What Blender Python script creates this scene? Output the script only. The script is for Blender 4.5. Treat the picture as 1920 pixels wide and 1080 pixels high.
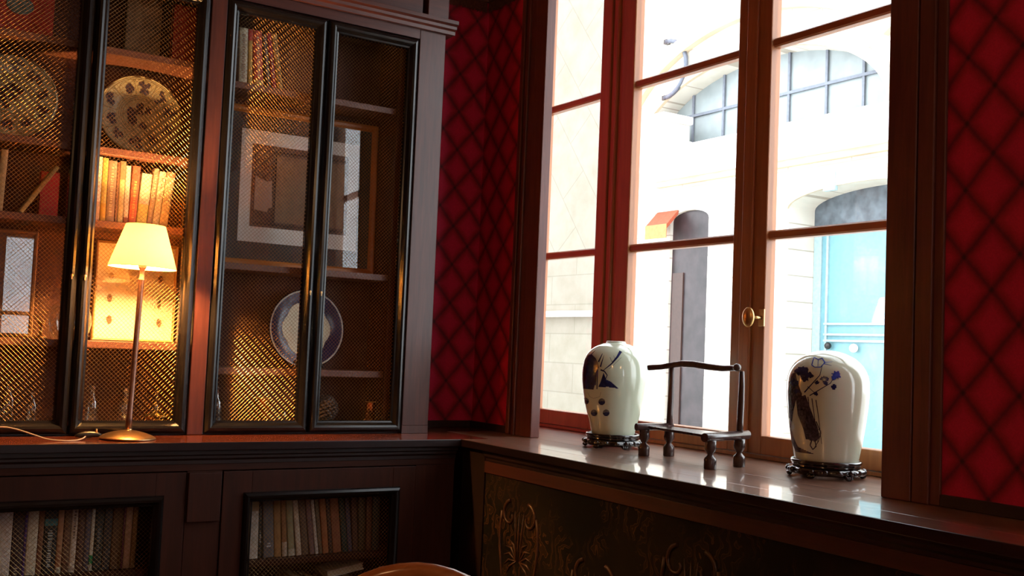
import bpy, math, random
from mathutils import Vector, Matrix
from math import pi, sin, cos, sqrt, radians, asin, atan2
random.seed(7)
S = bpy.context.scene
col = S.collection
for o in list(bpy.data.objects): bpy.data.objects.remove(o)

# ------------------------------------------------------------------ camera
cam_d = bpy.data.cameras.new('camera'); cam = bpy.data.objects.new('camera', cam_d); col.objects.link(cam)
cam_d.sensor_width = 36; cam_d.lens = 36*1951.94/1920
RW = Matrix(((0.8419948,-0.06725485,-0.53527706),(-0.5378681,-0.02787646,-0.84256799),(0.04174515,0.99734632,-0.05964607)))
# rows are world axes seen in camera space; the columns are then the camera axes in the world
cam.matrix_world = Matrix.Translation((0,0,1.21)) @ RW.to_4x4()
cam_d.clip_start = 0.02; cam_d.clip_end = 200
S.camera = cam

# ------------------------------------------------------------------ world, exposure
S.view_settings.view_transform = 'Standard'; S.view_settings.look = 'None'
S.view_settings.gamma = 1; S.view_settings.use_curve_mapping = False
S.view_settings.exposure = 0.8
SKY = 3.6
LAMP = 5.6
w = bpy.data.worlds.new('overcast_sky'); S.world = w; w.use_nodes = True
bg = w.node_tree.nodes['Background']; bg.inputs[0].default_value = (0.90,0.96,1.0,1); bg.inputs[1].default_value = SKY

# ------------------------------------------------------------------ node helpers
def mat(name):
    m = bpy.data.materials.new(name); m.use_nodes = True
    nt = m.node_tree; b = nt.nodes['Principled BSDF']
    return m, nt, b
def N(nt, t, **kw):
    n = nt.nodes.new(t)
    for k,v in kw.items(): setattr(n,k,v)
    return n
def L(nt, a, b): nt.links.new(a,b)
def ramp(nt, src, stops):
    r = N(nt,'ShaderNodeValToRGB'); L(nt,src,r.inputs[0])
    e = r.color_ramp.elements
    while len(e) < len(stops): e.new(0.5)
    for i,(p,c) in enumerate(stops):
        e[i].position = p; e[i].color = (*c,1) if len(c)==3 else c
    return r.outputs[0]
def noise(nt, vec, scale, detail=4, rough=.5, dist=0):
    n = N(nt,'ShaderNodeTexNoise'); n.inputs['Scale'].default_value=scale
    n.inputs['Detail'].default_value=detail; n.inputs['Roughness'].default_value=rough; n.inputs['Distortion'].default_value=dist
    if vec is not None: L(nt,vec,n.inputs['Vector'])
    return n.outputs['Fac']
def coords(nt, scale=(1,1,1), rot=(0,0,0), loc=(0,0,0)):
    t = N(nt,'ShaderNodeTexCoord'); mp = N(nt,'ShaderNodeMapping')
    L(nt,t.outputs['Object'],mp.inputs['Vector'])
    mp.inputs['Scale'].default_value=scale; mp.inputs['Rotation'].default_value=rot; mp.inputs['Location'].default_value=loc
    return mp.outputs[0]
def bump(nt, b, h, strength=.2, dist=.002):
    bp = N(nt,'ShaderNodeBump'); bp.inputs['Strength'].default_value=strength; bp.inputs['Distance'].default_value=dist
    L(nt,h,bp.inputs['Height']); L(nt,bp.outputs[0],b.inputs['Normal'])
def M2(nt, op, a, b=None, c=None):
    n = N(nt,'ShaderNodeMath',operation=op)
    for i,v in enumerate((a,b,c)):
        if v is None: continue
        if isinstance(v,(int,float)): n.inputs[i].default_value=v
        else: L(nt,v,n.inputs[i])
    return n.outputs[0]
def wood(name, c1, c2, rough=.35, axis='z', scale=1.0, coat=0.0, spec=.5):
    m,nt,b = mat(name)
    sc = {'x':(2,30,30),'y':(30,2,30),'z':(30,30,2)}[axis]
    v = coords(nt, tuple(s*scale for s in sc))
    f = noise(nt,v,1.6,6,.6,.5); f2 = noise(nt,v,7,3,.6)
    mx = M2(nt,'ADD',M2(nt,'MULTIPLY',f,.75),M2(nt,'MULTIPLY',f2,.25))
    L(nt, ramp(nt,mx,[(.3,c1),(.7,c2)]), b.inputs['Base Color'])
    b.inputs['Roughness'].default_value = rough
    b.inputs['Specular IOR Level'].default_value = spec
    b.inputs['Coat Weight'].default_value = coat; b.inputs['Coat Roughness'].default_value = .12
    bump(nt,b,mx,.12,.001)
    return m
def plain(name, c, rough=.5, metal=0, spec=.5, var=.12, scale=25, coat=0):
    m,nt,b = mat(name)
    f = noise(nt, coords(nt), scale, 3)
    lo = tuple(max(0,x*(1-var)) for x in c); hi = tuple(min(1,x*(1+var)) for x in c)
    L(nt, ramp(nt,f,[(.3,lo),(.7,hi)]), b.inputs['Base Color'])
    b.inputs['Roughness'].default_value=rough; b.inputs['Metallic'].default_value=metal
    b.inputs['Specular IOR Level'].default_value=spec; b.inputs['Coat Weight'].default_value=coat
    return m
MAH1,MAH2 = (.045,.013,.009),(.105,.030,.020)
mah_x = wood('mahogany_x',MAH1,MAH2,.33,'x'); mah_z = wood('mahogany_z',MAH1,MAH2,.33,'z'); mah_y = wood('mahogany_y',MAH1,MAH2,.33,'y')
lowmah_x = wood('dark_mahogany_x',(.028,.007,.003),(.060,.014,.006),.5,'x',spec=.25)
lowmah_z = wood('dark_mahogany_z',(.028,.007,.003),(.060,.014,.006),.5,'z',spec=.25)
back_w0=None
cas_z = wood('casing_mahogany',(.075,.018,.012),(.16,.038,.024),.38,'z')
ebony = plain('ebonised_moulding',(.007,.006,.006),.2,var=.2,spec=.35,scale=8)
top_w = wood('varnished_countertop',(.10,.022,.012),(.20,.050,.024),.16,'x',1,.4)
sill_w = wood('varnished_sill',(.15,.060,.038),(.34,.175,.11),.32,'y',1,.7,spec=.9)
for n_ in sill_w.node_tree.nodes:
    if n_.type=='BSDF_PRINCIPLED': n_.inputs['IOR'].default_value=1.6; n_.inputs['Coat Roughness'].default_value=.05
dark_w = wood('dark_sill_moulding',(.012,.005,.004),(.03,.010,.008),.4,'y')
apron_w = wood('apron_wood',(.045,.010,.006),(.075,.017,.009),.45,'y')
shadow_w = wood('shade_black_wood',(.008,.004,.003),(.018,.007,.005),.6,'z',spec=.15)  # near-black colour paints in the shade of the corner below the sill
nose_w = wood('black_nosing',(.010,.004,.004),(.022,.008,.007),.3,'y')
sash_w = wood('window_oak_red',(.26,.095,.036),(.40,.155,.055),.36,'z')
sash_y = wood('window_oak_red_y',(.26,.095,.036),(.40,.155,.055),.36,'y')
shelf_w = wood('shelf_wood',(.09,.032,.02),(.17,.065,.04),.45,'x')
back_w = wood('cabinet_back_wood',(.058,.020,.013),(.100,.036,.024),.6,'z',.6,spec=.2)
brass = plain('brass',(.72,.47,.19),.3,1,var=.2)
wire_m = plain('brass_wire',(.44,.26,.11),.34,1,var=.15)
brass_dull = plain('aged_brass',(.55,.36,.17),.34,1,var=.25,scale=12)
copper = plain('polished_copper',(.75,.30,.12),.22,1,var=.15)
porcelain = plain('celadon_glazed_porcelain',(.60,.68,.53),.12,var=.03,scale=6,coat=.6)
cobalt = plain('cobalt_underglaze',(.012,.018,.085),.22,var=.5,scale=60)
cobalt_b = plain('bright_cobalt_underglaze',(.03,.07,.38),.2,var=.5,scale=60)
inkwash = plain('brown_ink_wash',(.045,.035,.05),.22,var=.8,scale=120)
inkgrey = plain('grey_ink_wash',(.12,.13,.14),.22,var=.4,scale=70)
rosewood = plain('lacquered_rosewood',(.008,.006,.006),.14,var=.3,coat=.7)
stool_w = wood('turned_dark_wood',(.03,.014,.012),(.075,.035,.03),.26,'z',1,.2)
iron = plain('black_iron',(.01,.01,.01),.4)
paper_c = plain('book_pages',(.55,.47,.33),.9,var=.15,scale=200)
cream = plain('cream_paper',(.72,.64,.46),.8,var=.06)
whitemat = plain('white_mount_board',(.74,.69,.63),.8,var=.05)
greymat = plain('slate_mount_board',(.055,.06,.058),.85,var=.15)
gilt = wood('honey_gilt_wood',(.36,.11,.02),(.55,.19,.03),.35,'x')
def glassy(name, refl=.09, tint=(1,1,1), rough=0.0):
    m = bpy.data.materials.new(name); m.use_nodes=True; nt=m.node_tree; nt.nodes.clear()
    out=N(nt,'ShaderNodeOutputMaterial'); mix=N(nt,'ShaderNodeMixShader'); t=N(nt,'ShaderNodeBsdfTransparent'); g=N(nt,'ShaderNodeBsdfGlossy')
    t.inputs[0].default_value=(*tint,1); g.inputs['Roughness'].default_value=rough; g.inputs[0].default_value=(1,1,1,1)
    lw=N(nt,'ShaderNodeLayerWeight'); lw.inputs[0].default_value=.5
    L(nt,M2(nt,'ADD',M2(nt,'MULTIPLY',M2(nt,'POWER',lw.outputs['Facing'],5),.9),refl*.5),mix.inputs[0])
    L(nt,t.outputs[0],mix.inputs[1]); L(nt,g.outputs[0],mix.inputs[2]); L(nt,mix.outputs[0],out.inputs[0])
    return m
pane_m = glassy('window_glass',.07); picglass = glassy('picture_glass',.08)
def clearglass():
    m,nt,b=mat('clear_bottle_glass'); b.inputs['Transmission Weight'].default_value=1; b.inputs['Roughness'].default_value=.02; b.inputs['IOR'].default_value=1.45
    b.inputs['Base Color'].default_value=(.93,.97,.95,1); return m
bottle_m = glassy('clear_bottle_glass',.30,(.92,.95,.93))

# wallpaper: trompe-l'oeil buttoned diamonds, 152 x 176 mm
def wallpaper(name, ax, u0):
    m,nt,b = mat(name)
    t=N(nt,'ShaderNodeTexCoord'); sp=N(nt,'ShaderNodeSeparateXYZ'); L(nt,t.outputs['Object'],sp.inputs[0])
    wob = N(nt,'ShaderNodeTexNoise'); wob.inputs['Scale'].default_value=9; L(nt,t.outputs['Object'],wob.inputs['Vector'])
    wb = M2(nt,'MULTIPLY',M2(nt,'SUBTRACT',wob.outputs['Fac'],.5),.10)
    u = M2(nt,'DIVIDE',M2(nt,'SUBTRACT',sp.outputs[ax],u0),.152)
    v = M2(nt,'DIVIDE',M2(nt,'SUBTRACT',sp.outputs['Z'],1.589),.176)
    u = M2(nt,'ADD',u,wb)
    def line(s):
        f = M2(nt,'FRACT',s); return M2(nt,'ABSOLUTE',M2(nt,'SUBTRACT',f,.5))      # .5 on the seam
    a = line(M2(nt,'ADD',u,v)); c = line(M2(nt,'SUBTRACT',u,v))
    seam = M2(nt,'MAXIMUM',a,c)
    n1 = noise(nt,t.outputs['Object'],45,4,.6); 
    sm = M2(nt,'ADD',seam,M2(nt,'MULTIPLY',M2(nt,'SUBTRACT',n1,.5),.09))
    colr = ramp(nt,sm,[(.0,(.60,.014,.062)),(.24,(.55,.014,.056)),(.38,(.38,.010,.030)),(.49,(.17,.010,.022))])
    both = M2(nt,'MINIMUM',a,c)
    knot = ramp(nt,both,[(.42,(0,0,0)),(.48,(1,1,1))])
    mx=N(nt,'ShaderNodeMix',data_type='RGBA'); L(nt,knot,mx.inputs['Factor']); L(nt,colr,mx.inputs['A']); mx.inputs['B'].default_value=(.07,.012,.016,1)
    n2 = noise(nt,t.outputs['Object'],260,2)
    hs=N(nt,'ShaderNodeHueSaturation'); L(nt,mx.outputs['Result'],hs.inputs['Color']); L(nt,M2(nt,'ADD',M2(nt,'MULTIPLY',n2,.5),.75),hs.inputs['Value'])
    L(nt,hs.outputs[0],b.inputs['Base Color']); b.inputs['Roughness'].default_value=.62; b.inputs['Specular IOR Level'].default_value=.25
    bump(nt,b,M2(nt,'SUBTRACT',1,M2(nt,'POWER',seam,4)),.25,.02)
    return m
wp_b = wallpaper('red_diamond_wallpaper_window_wall','Y',1.572)
wp_a = wallpaper('red_diamond_wallpaper_bookcase_wall','X',2.30)
def dado():
    m,nt,b = mat('damask_dado_paper')
    t=N(nt,'ShaderNodeTexCoord'); o=t.outputs['Object']
    n=N(nt,'ShaderNodeTexNoise'); n.inputs['Scale'].default_value=7; n.inputs['Detail'].default_value=3; L(nt,o,n.inputs['Vector'])
    wv=N(nt,'ShaderNodeTexWave',wave_type='RINGS'); wv.inputs['Scale'].default_value=6.5; wv.inputs['Distortion'].default_value=14; wv.inputs['Detail'].default_value=2; wv.inputs['Detail Scale'].default_value=2.2; L(nt,o,wv.inputs['Vector'])
    r1 = ramp(nt,wv.outputs['Fac'],[(.60,(0,0,0)),(.78,(1,1,1)),(.90,(.15,.15,.15))])
    patch = ramp(nt,noise(nt,o,5,2),[(.45,(0,0,0)),(.6,(1,1,1))])
    f = M2(nt,'MULTIPLY',r1,patch)
    base = ramp(nt,noise(nt,o,3,2),[(.4,(.004,.003,.002)),(.6,(.012,.007,.004))])
    mx=N(nt,'ShaderNodeMix',data_type='RGBA'); L(nt,f,mx.inputs['Factor']); L(nt,base,mx.inputs['A']); mx.inputs['B'].default_value=(.095,.040,.013,1)
    L(nt,mx.outputs['Result'],b.inputs['Base Color']); b.inputs['Roughness'].default_value=.7; b.inputs['Specular IOR Level'].default_value=.12
    return m
dado_m = dado()
damask_gold = plain('damask_gold_relief',(.06,.022,.008),.45,var=.5,scale=40)

# ------------------------------------------------------------------ mesh builder
class MB:
    def __init__(s): s.v=[]; s.f=[]; s.sm=[]
    def add(s, vs, fs, smooth=False):
        b=len(s.v); s.v+= [tuple(p) for p in vs]; s.f += [tuple(i+b for i in f) for f in fs]; s.sm += [smooth]*len(fs); return s
    def box(s,x0,x1,y0,y1,z0,z1):
        if x0>x1: x0,x1=x1,x0
        if y0>y1: y0,y1=y1,y0
        if z0>z1: z0,z1=z1,z0
        return s.add([(x0,y0,z0),(x1,y0,z0),(x1,y1,z0),(x0,y1,z0),(x0,y0,z1),(x1,y0,z1),(x1,y1,z1),(x0,y1,z1)],
              [(0,3,2,1),(4,5,6,7),(0,1,5,4),(1,2,6,5),(2,3,7,6),(3,0,4,7)])
    def prism(s, poly, fn, a0, a1, smooth=False):
        """poly: 2-D outline, fn(u,v,a) -> 3-D point; swept from a0 to a1"""
        n=len(poly); vs=[fn(u,v,a0) for u,v in poly]+[fn(u,v,a1) for u,v in poly]
        s.add(vs,[tuple(range(n))[::-1],tuple(range(n,2*n))])
        s.add(vs,[(i,(i+1)%n,(i+1)%n+n,i+n) for i in range(n)],smooth); return s
    def tube(s, pts, r, n=10, closed=False, smooth=True):
        pts=[Vector(p) for p in pts]; m=len(pts); rs = r if isinstance(r,(list,tuple)) else [r]*m
        rings=[]; prev=None
        for i,p in enumerate(pts):
            if closed: d=pts[(i+1)%m]-pts[i-1]
            else: d=pts[min(i+1,m-1)]-pts[max(i-1,0)]
            d.normalize()
            if prev is None:
                up=Vector((0,0,1)) if abs(d.z)<.9 else Vector((1,0,0)); x=d.cross(up).normalized()
            else:
                x=(prev-d*prev.dot(d)); x = x.normalized() if x.length>1e-6 else d.orthogonal().normalized()
            prev=x; y=d.cross(x)
            rings.append([p+(x*cos(2*pi*k/n)+y*sin(2*pi*k/n))*rs[i] for k in range(n)])
        vs=[q for R_ in rings for q in R_]; fs=[]
        for i in range(m if closed else m-1):
            a=i*n; b=((i+1)%m)*n
            fs += [(a+k,a+(k+1)%n,b+(k+1)%n,b+k) for k in range(n)]
        base=len(s.v); s.add(vs,fs,smooth)
        if not closed:
            s.f += [tuple(base+k for k in range(n))[::-1], tuple(base+(m-1)*n+k for k in range(n))]; s.sm += [False,False]
        return s
    def lathe(s, prof, c, n=48, M=None, cap=True, mod=None):
        """prof: (r,z) pairs; mod(theta,i) scales the radius"""
        vs=[]; m=len(prof)
        for i,(r,z) in enumerate(prof):
            for k in range(n):
                th=2*pi*k/n; rr=r*(mod(th,i) if mod else 1)
                p=Vector((rr*cos(th),rr*sin(th),z))
                if M: p=M@p
                vs.append(p+Vector(c))
        fs=[(i*n+k,i*n+(k+1)%n,(i+1)*n+(k+1)%n,(i+1)*n+k) for i in range(m-1) for k in range(n)]
        base=len(s.v); s.add(vs,fs,True)
        if cap:
            s.f += [tuple(base+k for k in range(n))[::-1], tuple(base+(m-1)*n+k for k in range(n))]; s.sm += [False,False]
        return s
    def ball(s, c, r, sc=(1,1,1), nu=20, nv=12, M=None):
        vs=[];fs=[]
        for j in range(nv+1):
            a=pi*j/nv
            for i in range(nu):
                b=2*pi*i/nu; p=Vector((sin(a)*cos(b)*r*sc[0],sin(a)*sin(b)*r*sc[1],cos(a)*r*sc[2]))
                if M: p=M@p
                vs.append(p+Vector(c))
        for j in range(nv):
            for i in range(nu): fs.append((j*nu+i,(j+1)*nu+i,(j+1)*nu+(i+1)%nu,j*nu+(i+1)%nu))
        return s.add(vs,fs,True)
    def frame(s, x0,x1,z0,z1, prof, yf):
        """mitred picture-frame sweep in the xz plane; prof: (inset, depth) outline, y = yf + depth"""
        n=len(prof); cs=[(x0,z0,1,1),(x1,z0,-1,1),(x1,z1,-1,-1),(x0,z1,1,-1)]; vs=[]
        for (x,z,sx,sz) in cs:
            for (u,d) in prof: vs.append((x+sx*u, yf+d, z+sz*u))
        fs=[]
        for k in range(4):
            a=k*n; b=((k+1)%4)*n
            for i in range(n): fs.append((a+i,b+i,b+(i+1)%n,a+(i+1)%n))
        return s.add(vs,fs,False)
W = {}
def obj(name, mb, m, parent=None, label=None, bev=0, kind=None):
    me=bpy.data.meshes.new(name)
    vs=mb.v
    if parent is not None:
        inv=W[parent.name].inverted(); vs=[inv@Vector(p) for p in vs]
    me.from_pydata([tuple(p) for p in vs],[],mb.f)
    me.polygons.foreach_set('use_smooth',mb.sm); me.materials.append(m); me.validate(); me.update()
    import bmesh
    bm=bmesh.new(); bm.from_mesh(me); bmesh.ops.recalc_face_normals(bm,faces=bm.faces); bm.to_mesh(me); bm.free()
    o=bpy.data.objects.new(name,me); col.objects.link(o)
    if parent is not None: o.parent=parent; W[o.name]=W[parent.name]
    else: W[o.name]=Matrix.Identity(4)
    if bev:
        md=o.modifiers.new('edge','BEVEL'); md.width=bev; md.segments=2; md.limit_method='ANGLE'; md.angle_limit=radians(50)
    if label: o['label']=label
    if kind: o['kind']=kind
    return o
def thing(name, loc, label, cat, group=None, rot=None, kind=None):
    o=bpy.data.objects.new(name,None); col.objects.link(o); o.empty_display_size=.05
    o.location=loc
    Mx=Matrix.Translation(loc)
    if rot is not None: o.rotation_euler=rot; Mx = Mx @ __import__('mathutils').Euler(rot).to_matrix().to_4x4()
    W[o.name]=Mx
    if label: o['label']=label
    if cat: o['category']=cat
    if group: o['group']=group
    if kind: o['kind']=kind
    return o
def tag(o,label,cat,group=None):
    o['label']=label; o['category']=cat
    if group: o['group']=group
    return o
def struct(name, mb, m, parent=None, bev=0):
    return obj(name,mb,m,parent,bev=bev,kind='structure')
class LM:      # local-space builder: vertices already local to the parent
    pass
def lobj(name, mb, m, parent, label=None, bev=0, kind=None):
    """mesh given in the parent's own coordinates"""
    Mx=W[parent.name]; mb.v=[tuple(Mx@Vector(p)) for p in mb.v]
    return obj(name,mb,m,parent,label,bev,kind)
def dup(root, loc, label, group=None):
    r=root.copy(); col.objects.link(r); r.location=loc; r['label']=label; W[r.name]=Matrix.Translation(loc)
    if group: r['group']=group
    for ch in list(root.children):
        c=ch.copy(); col.objects.link(c); c.parent=r
        for g in list(ch.children):
            d=g.copy(); col.objects.link(d); d.parent=c
    return r

# ------------------------------------------------------------------ room shell
XW, YA = 2.44, 4.14
ZC = 3.45
floor_m = wood('oak_floorboards',(.05,.02,.01),(.12,.05,.03),.35,'x')
plaster = plain('warm_plaster',(.30,.17,.11),.8)
backplaster = plain('dark_red_plaster',(.16,.03,.03),.7)
struct('floor', MB().box(-2.2,2.95,-3.2,4.5,-.1,0), floor_m)
struct('ceiling', MB().box(-2.2,2.95,-3.2,4.5,ZC,ZC+.1), plaster)
struct('wall_back', MB().box(-2.2,2.36,YA,YA+.3,0,.821).box(-2.2,2.36,YA,YA+.3,.821,ZC).box(2.36,XW+.06,YA,YA+.3,.8205,ZC), wp_a)
# window wall: thin papered skin with the cased opening, thick masonry with a wider niche behind
wm=MB()
wm.box(XW,XW+.06,-3.2,1.80,.84,ZC).box(XW,XW+.06,3.74,YA,.84,ZC).box(XW,XW+.06,1.80,3.74,3.24,ZC)
struct('wall_right', wm, wp_b)
wk=MB()
wk.box(XW+.06,2.95,-3.2,1.26,.8205,ZC).box(XW+.06,2.95,4.36,4.5,.8205,ZC).box(XW+.06,2.95,1.26,4.36,3.30,ZC).box(2.36,2.95,-3.2,4.5,0,.82).box(2.14,2.36,-3.2,3.64,0,.82)
struct('wall_right_masonry', wk, plaster)
struct('wall_left', MB().box(-2.3,-2.2,-3.2,4.5,0,ZC), backplaster)
# opposite wall with a second window (gives the daylight mirrored in the picture glass)
wf=MB(); wf.box(-2.2,1.22,-3.3,-3.2,0,ZC).box(1.80,2.95,-3.3,-3.2,0,ZC).box(1.22,1.80,-3.3,-3.2,0,.95).box(1.22,1.80,-3.3,-3.2,2.5,ZC)
struct('wall_front', wf, backplaster)
w2=thing('window_2',(1.51,-3.25,.95),None,None,kind='structure')
fm=MB().frame(1.22,1.80,.95,2.5,[(0,0),(0,.07),(.06,.07),(.06,0)],-3.28)
fm.box(1.27,1.75,-3.26,-3.23,1.66,1.70)
obj('window_frame',fm,sash_w,w2)
obj('glass',MB().box(1.27,1.75,-3.252,-3.248,1.0,2.45),pane_m,w2)
# dado below the sill
dd=MB().box(2.12,2.14,-1.6,3.47,.10,.745)
dado_o = struct('wall_right_dado', dd, dado_m)
def scroll(c, r, turns, a0, sgn, n=26):
    pts=[]
    for i in range(n):
        t=i/(n-1); a=a0+sgn*turns*2*pi*t; rr=r*(1-.8*t)
        pts.append((2.119, c[0]+rr*cos(a), c[1]+rr*sin(a)))
    return pts
orn=MB()
rnd=random.Random(3)
for k in range(9):
    y=3.22-.46*k; z=.60-.13*(k%2)
    for s_ in (-1,1):
        orn.tube(scroll((y+.06*s_,z),.055,.8,pi/2,-s_),[.006*(1-.6*i/25)+.0012 for i in range(26)],6)
        orn.tube([(2.119,y+s_*(.115+.012*sin(j*.8)),z+.01-.045*j) for j in range(7)],[.007,.006,.005,.006,.005,.004,.002],6)
        for j in range(5):
            a=.35+.42*j
            orn.tube([(2.119,y+s_*.01,z-.16),(2.119,y+s_*(.01+.05*sin(a)),z-.16+.06*cos(a)),(2.119,y+s_*(.01+.085*sin(a+.25)),z-.16+.085*cos(a+.25))],[.002,.0045,.001],6)
    for j in range(3):
        orn.tube([(2.119,y+.012*(j-1),z-.16),(2.119,y+.02*(j-1),z-.06),(2.119,y+.03*(j-1),z+.02)],[.002,.004,.001],6)
obj('damask_relief',orn,damask_gold,dado_o)
# sill boards and the moulding beneath
sl=thing('window_sill',(2.46,1.0,.82),'long varnished dark wood sill board under the window, carrying the two vases','window sill')
obj('front_board',MB().box(2.0835,2.205,-1.6,3.60,.822,.85),sill_w,sl)
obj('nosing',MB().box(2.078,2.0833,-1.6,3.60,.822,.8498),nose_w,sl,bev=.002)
obj('middle_board',MB().box(2.207,2.432,-1.6,3.95,.822,.85),sill_w,sl,bev=.0008)
obj('inner_board',MB().box(2.4345,2.945,1.265,4.355,.822,.85),sill_w,sl,bev=.0008)
mo=MB(); prof=[(2.10,.822),(2.10,.812),(2.108,.806),(2.108,.798),(2.116,.790),(2.116,.780),(2.14,.780),(2.14,.822)]
mo.prism(prof,lambda u,v,a:(u,a,v),-1.6,3.47); obj('bed_moulding',mo,dark_w,sl)
obj('apron_board',MB().box(2.113,2.14,-1.6,3.47,.735,.779),apron_w,sl,bev=.001)
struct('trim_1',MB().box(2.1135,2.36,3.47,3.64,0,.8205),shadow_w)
# skirting strips where the walls meet sill and counter
struct('baseboard_right',MB().box(XW-.014,XW,-3.2,1.70,.851,.882).box(XW-.014,XW,3.83,YA-.001,.851,.882),dark_w,bev=.002)
struct('baseboard_back',MB().box(2.075,XW-.015,YA-.014,YA,.851,.882),dark_w,bev=.002)
# fringe border at the top of the wallpaper
fr_m = plain('fringe_braid',(.11,.035,.02),.8,var=.4,scale=90)
fb=thing('wallpaper_border',(XW,4.1,2.80),'brown braid border with hanging fringe along the top of the red wallpaper in the corner','border trim')
obj('braid',MB().box(XW-.012,XW,-3.2,1.70,2.83,2.93).box(XW-.012,XW,3.83,YA,2.83,2.93).box(2.10,XW-.012,YA-.012,YA,2.83,2.93),fr_m,fb)
fg=MB()
for i in range(60):
    y=3.835+i*.005; fg.box(XW-.008,XW-.005,y,y+.003,2.775+rnd.random()*.012,2.835)
for i in range(64):
    x=2.105+i*.005; fg.box(x,x+.003,YA-.008,YA-.005,2.775+rnd.random()*.012,2.835)
obj('fringe',fg,fr_m,fb,kind='stuff')

# ------------------------------------------------------------------ window casing and window
c1=MB()
c1.box(2.42,2.465,3.62,3.70,.8505,3.3)
c1.box(2.425,2.465,3.704,3.745,.8505,3.3).box(2.415,2.465,3.745,3.760,.8505,3.3).box(2.428,2.465,3.760,3.79,.8505,3.3).box(2.418,2.465,3.79,3.815,.8505,3.3).box(2.43,2.465,3.815,3.83,.8505,3.3)
struct('trim_2',c1,cas_z,bev=.003)
c2=MB()
c2.box(2.42,2.465,1.788,1.88,.8505,3.3).box(2.423,2.465,1.735,1.785,.8505,3.3).box(2.431,2.465,1.705,1.735,.8505,3.3)
struct('trim_3',c2,cas_z,bev=.003)
struct('trim_4',MB().box(2.42,2.44,1.88,3.62,3.2,3.3),cas_z)
win=thing('window_1',(2.87,2.8,.85),None,None,kind='structure')
GX=2.87
wf=MB()
wf.box(2.845,2.93,4.30,4.36,.851,3.29).box(2.845,2.93,1.26,1.32,.851,3.29).box(2.85,2.93,1.85,1.932,.866,3.25).box(2.845,2.93,1.32,4.30,.8505,.866).box(2.845,2.93,1.32,4.30,3.25,3.29)
wf.box(2.85,2.93,3.628,3.712,.866,3.25)        # fixed mullion
obj('window_frame',wf,sash_w,win,bev=.003)
obj('mullion_bead',MB().tube([(2.848,3.668,.87),(2.848,3.668,3.24)],.011,10),sash_w,win)
ZB=[1.675,2.40,3.125]
def sash(y0,y1,l,r,name='sash'):
    """leaf from y0 (low) to y1; l, r = stile widths at the high-y and low-y side"""
    a,b=y0+r,y1-l
    m_=MB(); m_.box(2.84,2.892,y0,a,.868,3.245).box(2.84,2.892,b,y1,.868,3.245).box(2.84,2.892,a,b,.868,.936).box(2.84,2.892,a,b,3.18,3.245)
    o=obj(name,m_,sash_w,win,bev=.004)
    mt=MB()
    for z in ZB: mt.prism([(2.852,z-.011),(2.858,z-.017),(2.888,z-.017),(2.888,z+.017),(2.858,z+.017),(2.852,z+.011)],lambda u,v,q:(u,q,v),a,b)
    obj('muntin',mt,sash_y,o)
    obj('glass',MB().box(2.868,2.872,a-.004,b+.004,.93,3.19),pane_m,o)
    return o
sash(3.715,4.298,.07,.07)
sash(2.822,3.626,.082,.082)
s3=sash(1.935,2.818,.085,.075)
sash(1.325,1.847,.07,.07)
obj('astragal',MB().box(2.828,2.842,2.795,2.85,.87,3.243),sash_w,win,bev=.005)
kb=MB(); kb.ball((2.792,2.765,1.368),1,(.011,.024,.037),24,14,Matrix.Rotation(.35,3,'Z')); kb.tube([(2.795,2.76,1.368),(2.815,2.748,1.368),(2.838,2.742,1.368)],[.008,.006,.008],12)
obj('knob',kb,brass,s3,'oval brass turn knob')
obj('knob_plate',MB().box(2.834,2.841,2.729,2.757,1.336,1.40),brass_dull,s3,bev=.002)

# ------------------------------------------------------------------ wire grille meshes (woven brass diamonds)
def grille(x0,x1,z0,z1,y,pitch=.0152,r=.00056):
    """woven wires at +-45 deg clipped to the rectangle; each wire is one zig-zag prism weaving over and under"""
    vs=[];fs=[]
    for sgn in (1,-1):
        c = -((x1-x0) if sgn==1 else 0)-.001
        cmax = (z1-z0) + (0 if sgn==1 else (x1-x0))
        k=0; c=math.floor(c/pitch)*pitch
        while c<cmax:
            # line: z-z0 = sgn*(x-x0) + c   (sgn=-1: z = c-(x))
            if sgn==1: xa=max(0,-c); xb=min(x1-x0,(z1-z0)-c)
            else: xa=max(0,c-(z1-z0)); xb=min(x1-x0,c)
            if xb-xa>.003:
                h=pitch/2; i0=math.ceil(xa/h); i1=math.floor(xb/h)
                xs=[xa]+[i*h for i in range(i0,i1+1) if xa+1e-4<i*h<xb-1e-4]+[xb]
                base=len(vs); m=len(xs)
                for x in xs:
                    par=round(x/h)+k
                    dy=(.0009 if (par%2)==0 else -.0009)*sgn
                    z=sgn*x+c; q=r*.7071
                    P=(x0+x,y+dy,z0+z)
                    vs += [(P[0]+q*sgn,P[1],P[2]-q),(P[0],P[1]-r,P[2]),(P[0]-q*sgn,P[1],P[2]+q),(P[0],P[1]+r,P[2])]
                for i in range(m-1):
                    a=base+4*i
                    fs += [(a+j,a+(j+1)%4,a+4+(j+1)%4,a+4+j) for j in range(4)]
            c+=pitch; k+=1
    mb=MB(); mb.v=vs; mb.f=fs; mb.sm=[False]*len(fs); return mb

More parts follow.
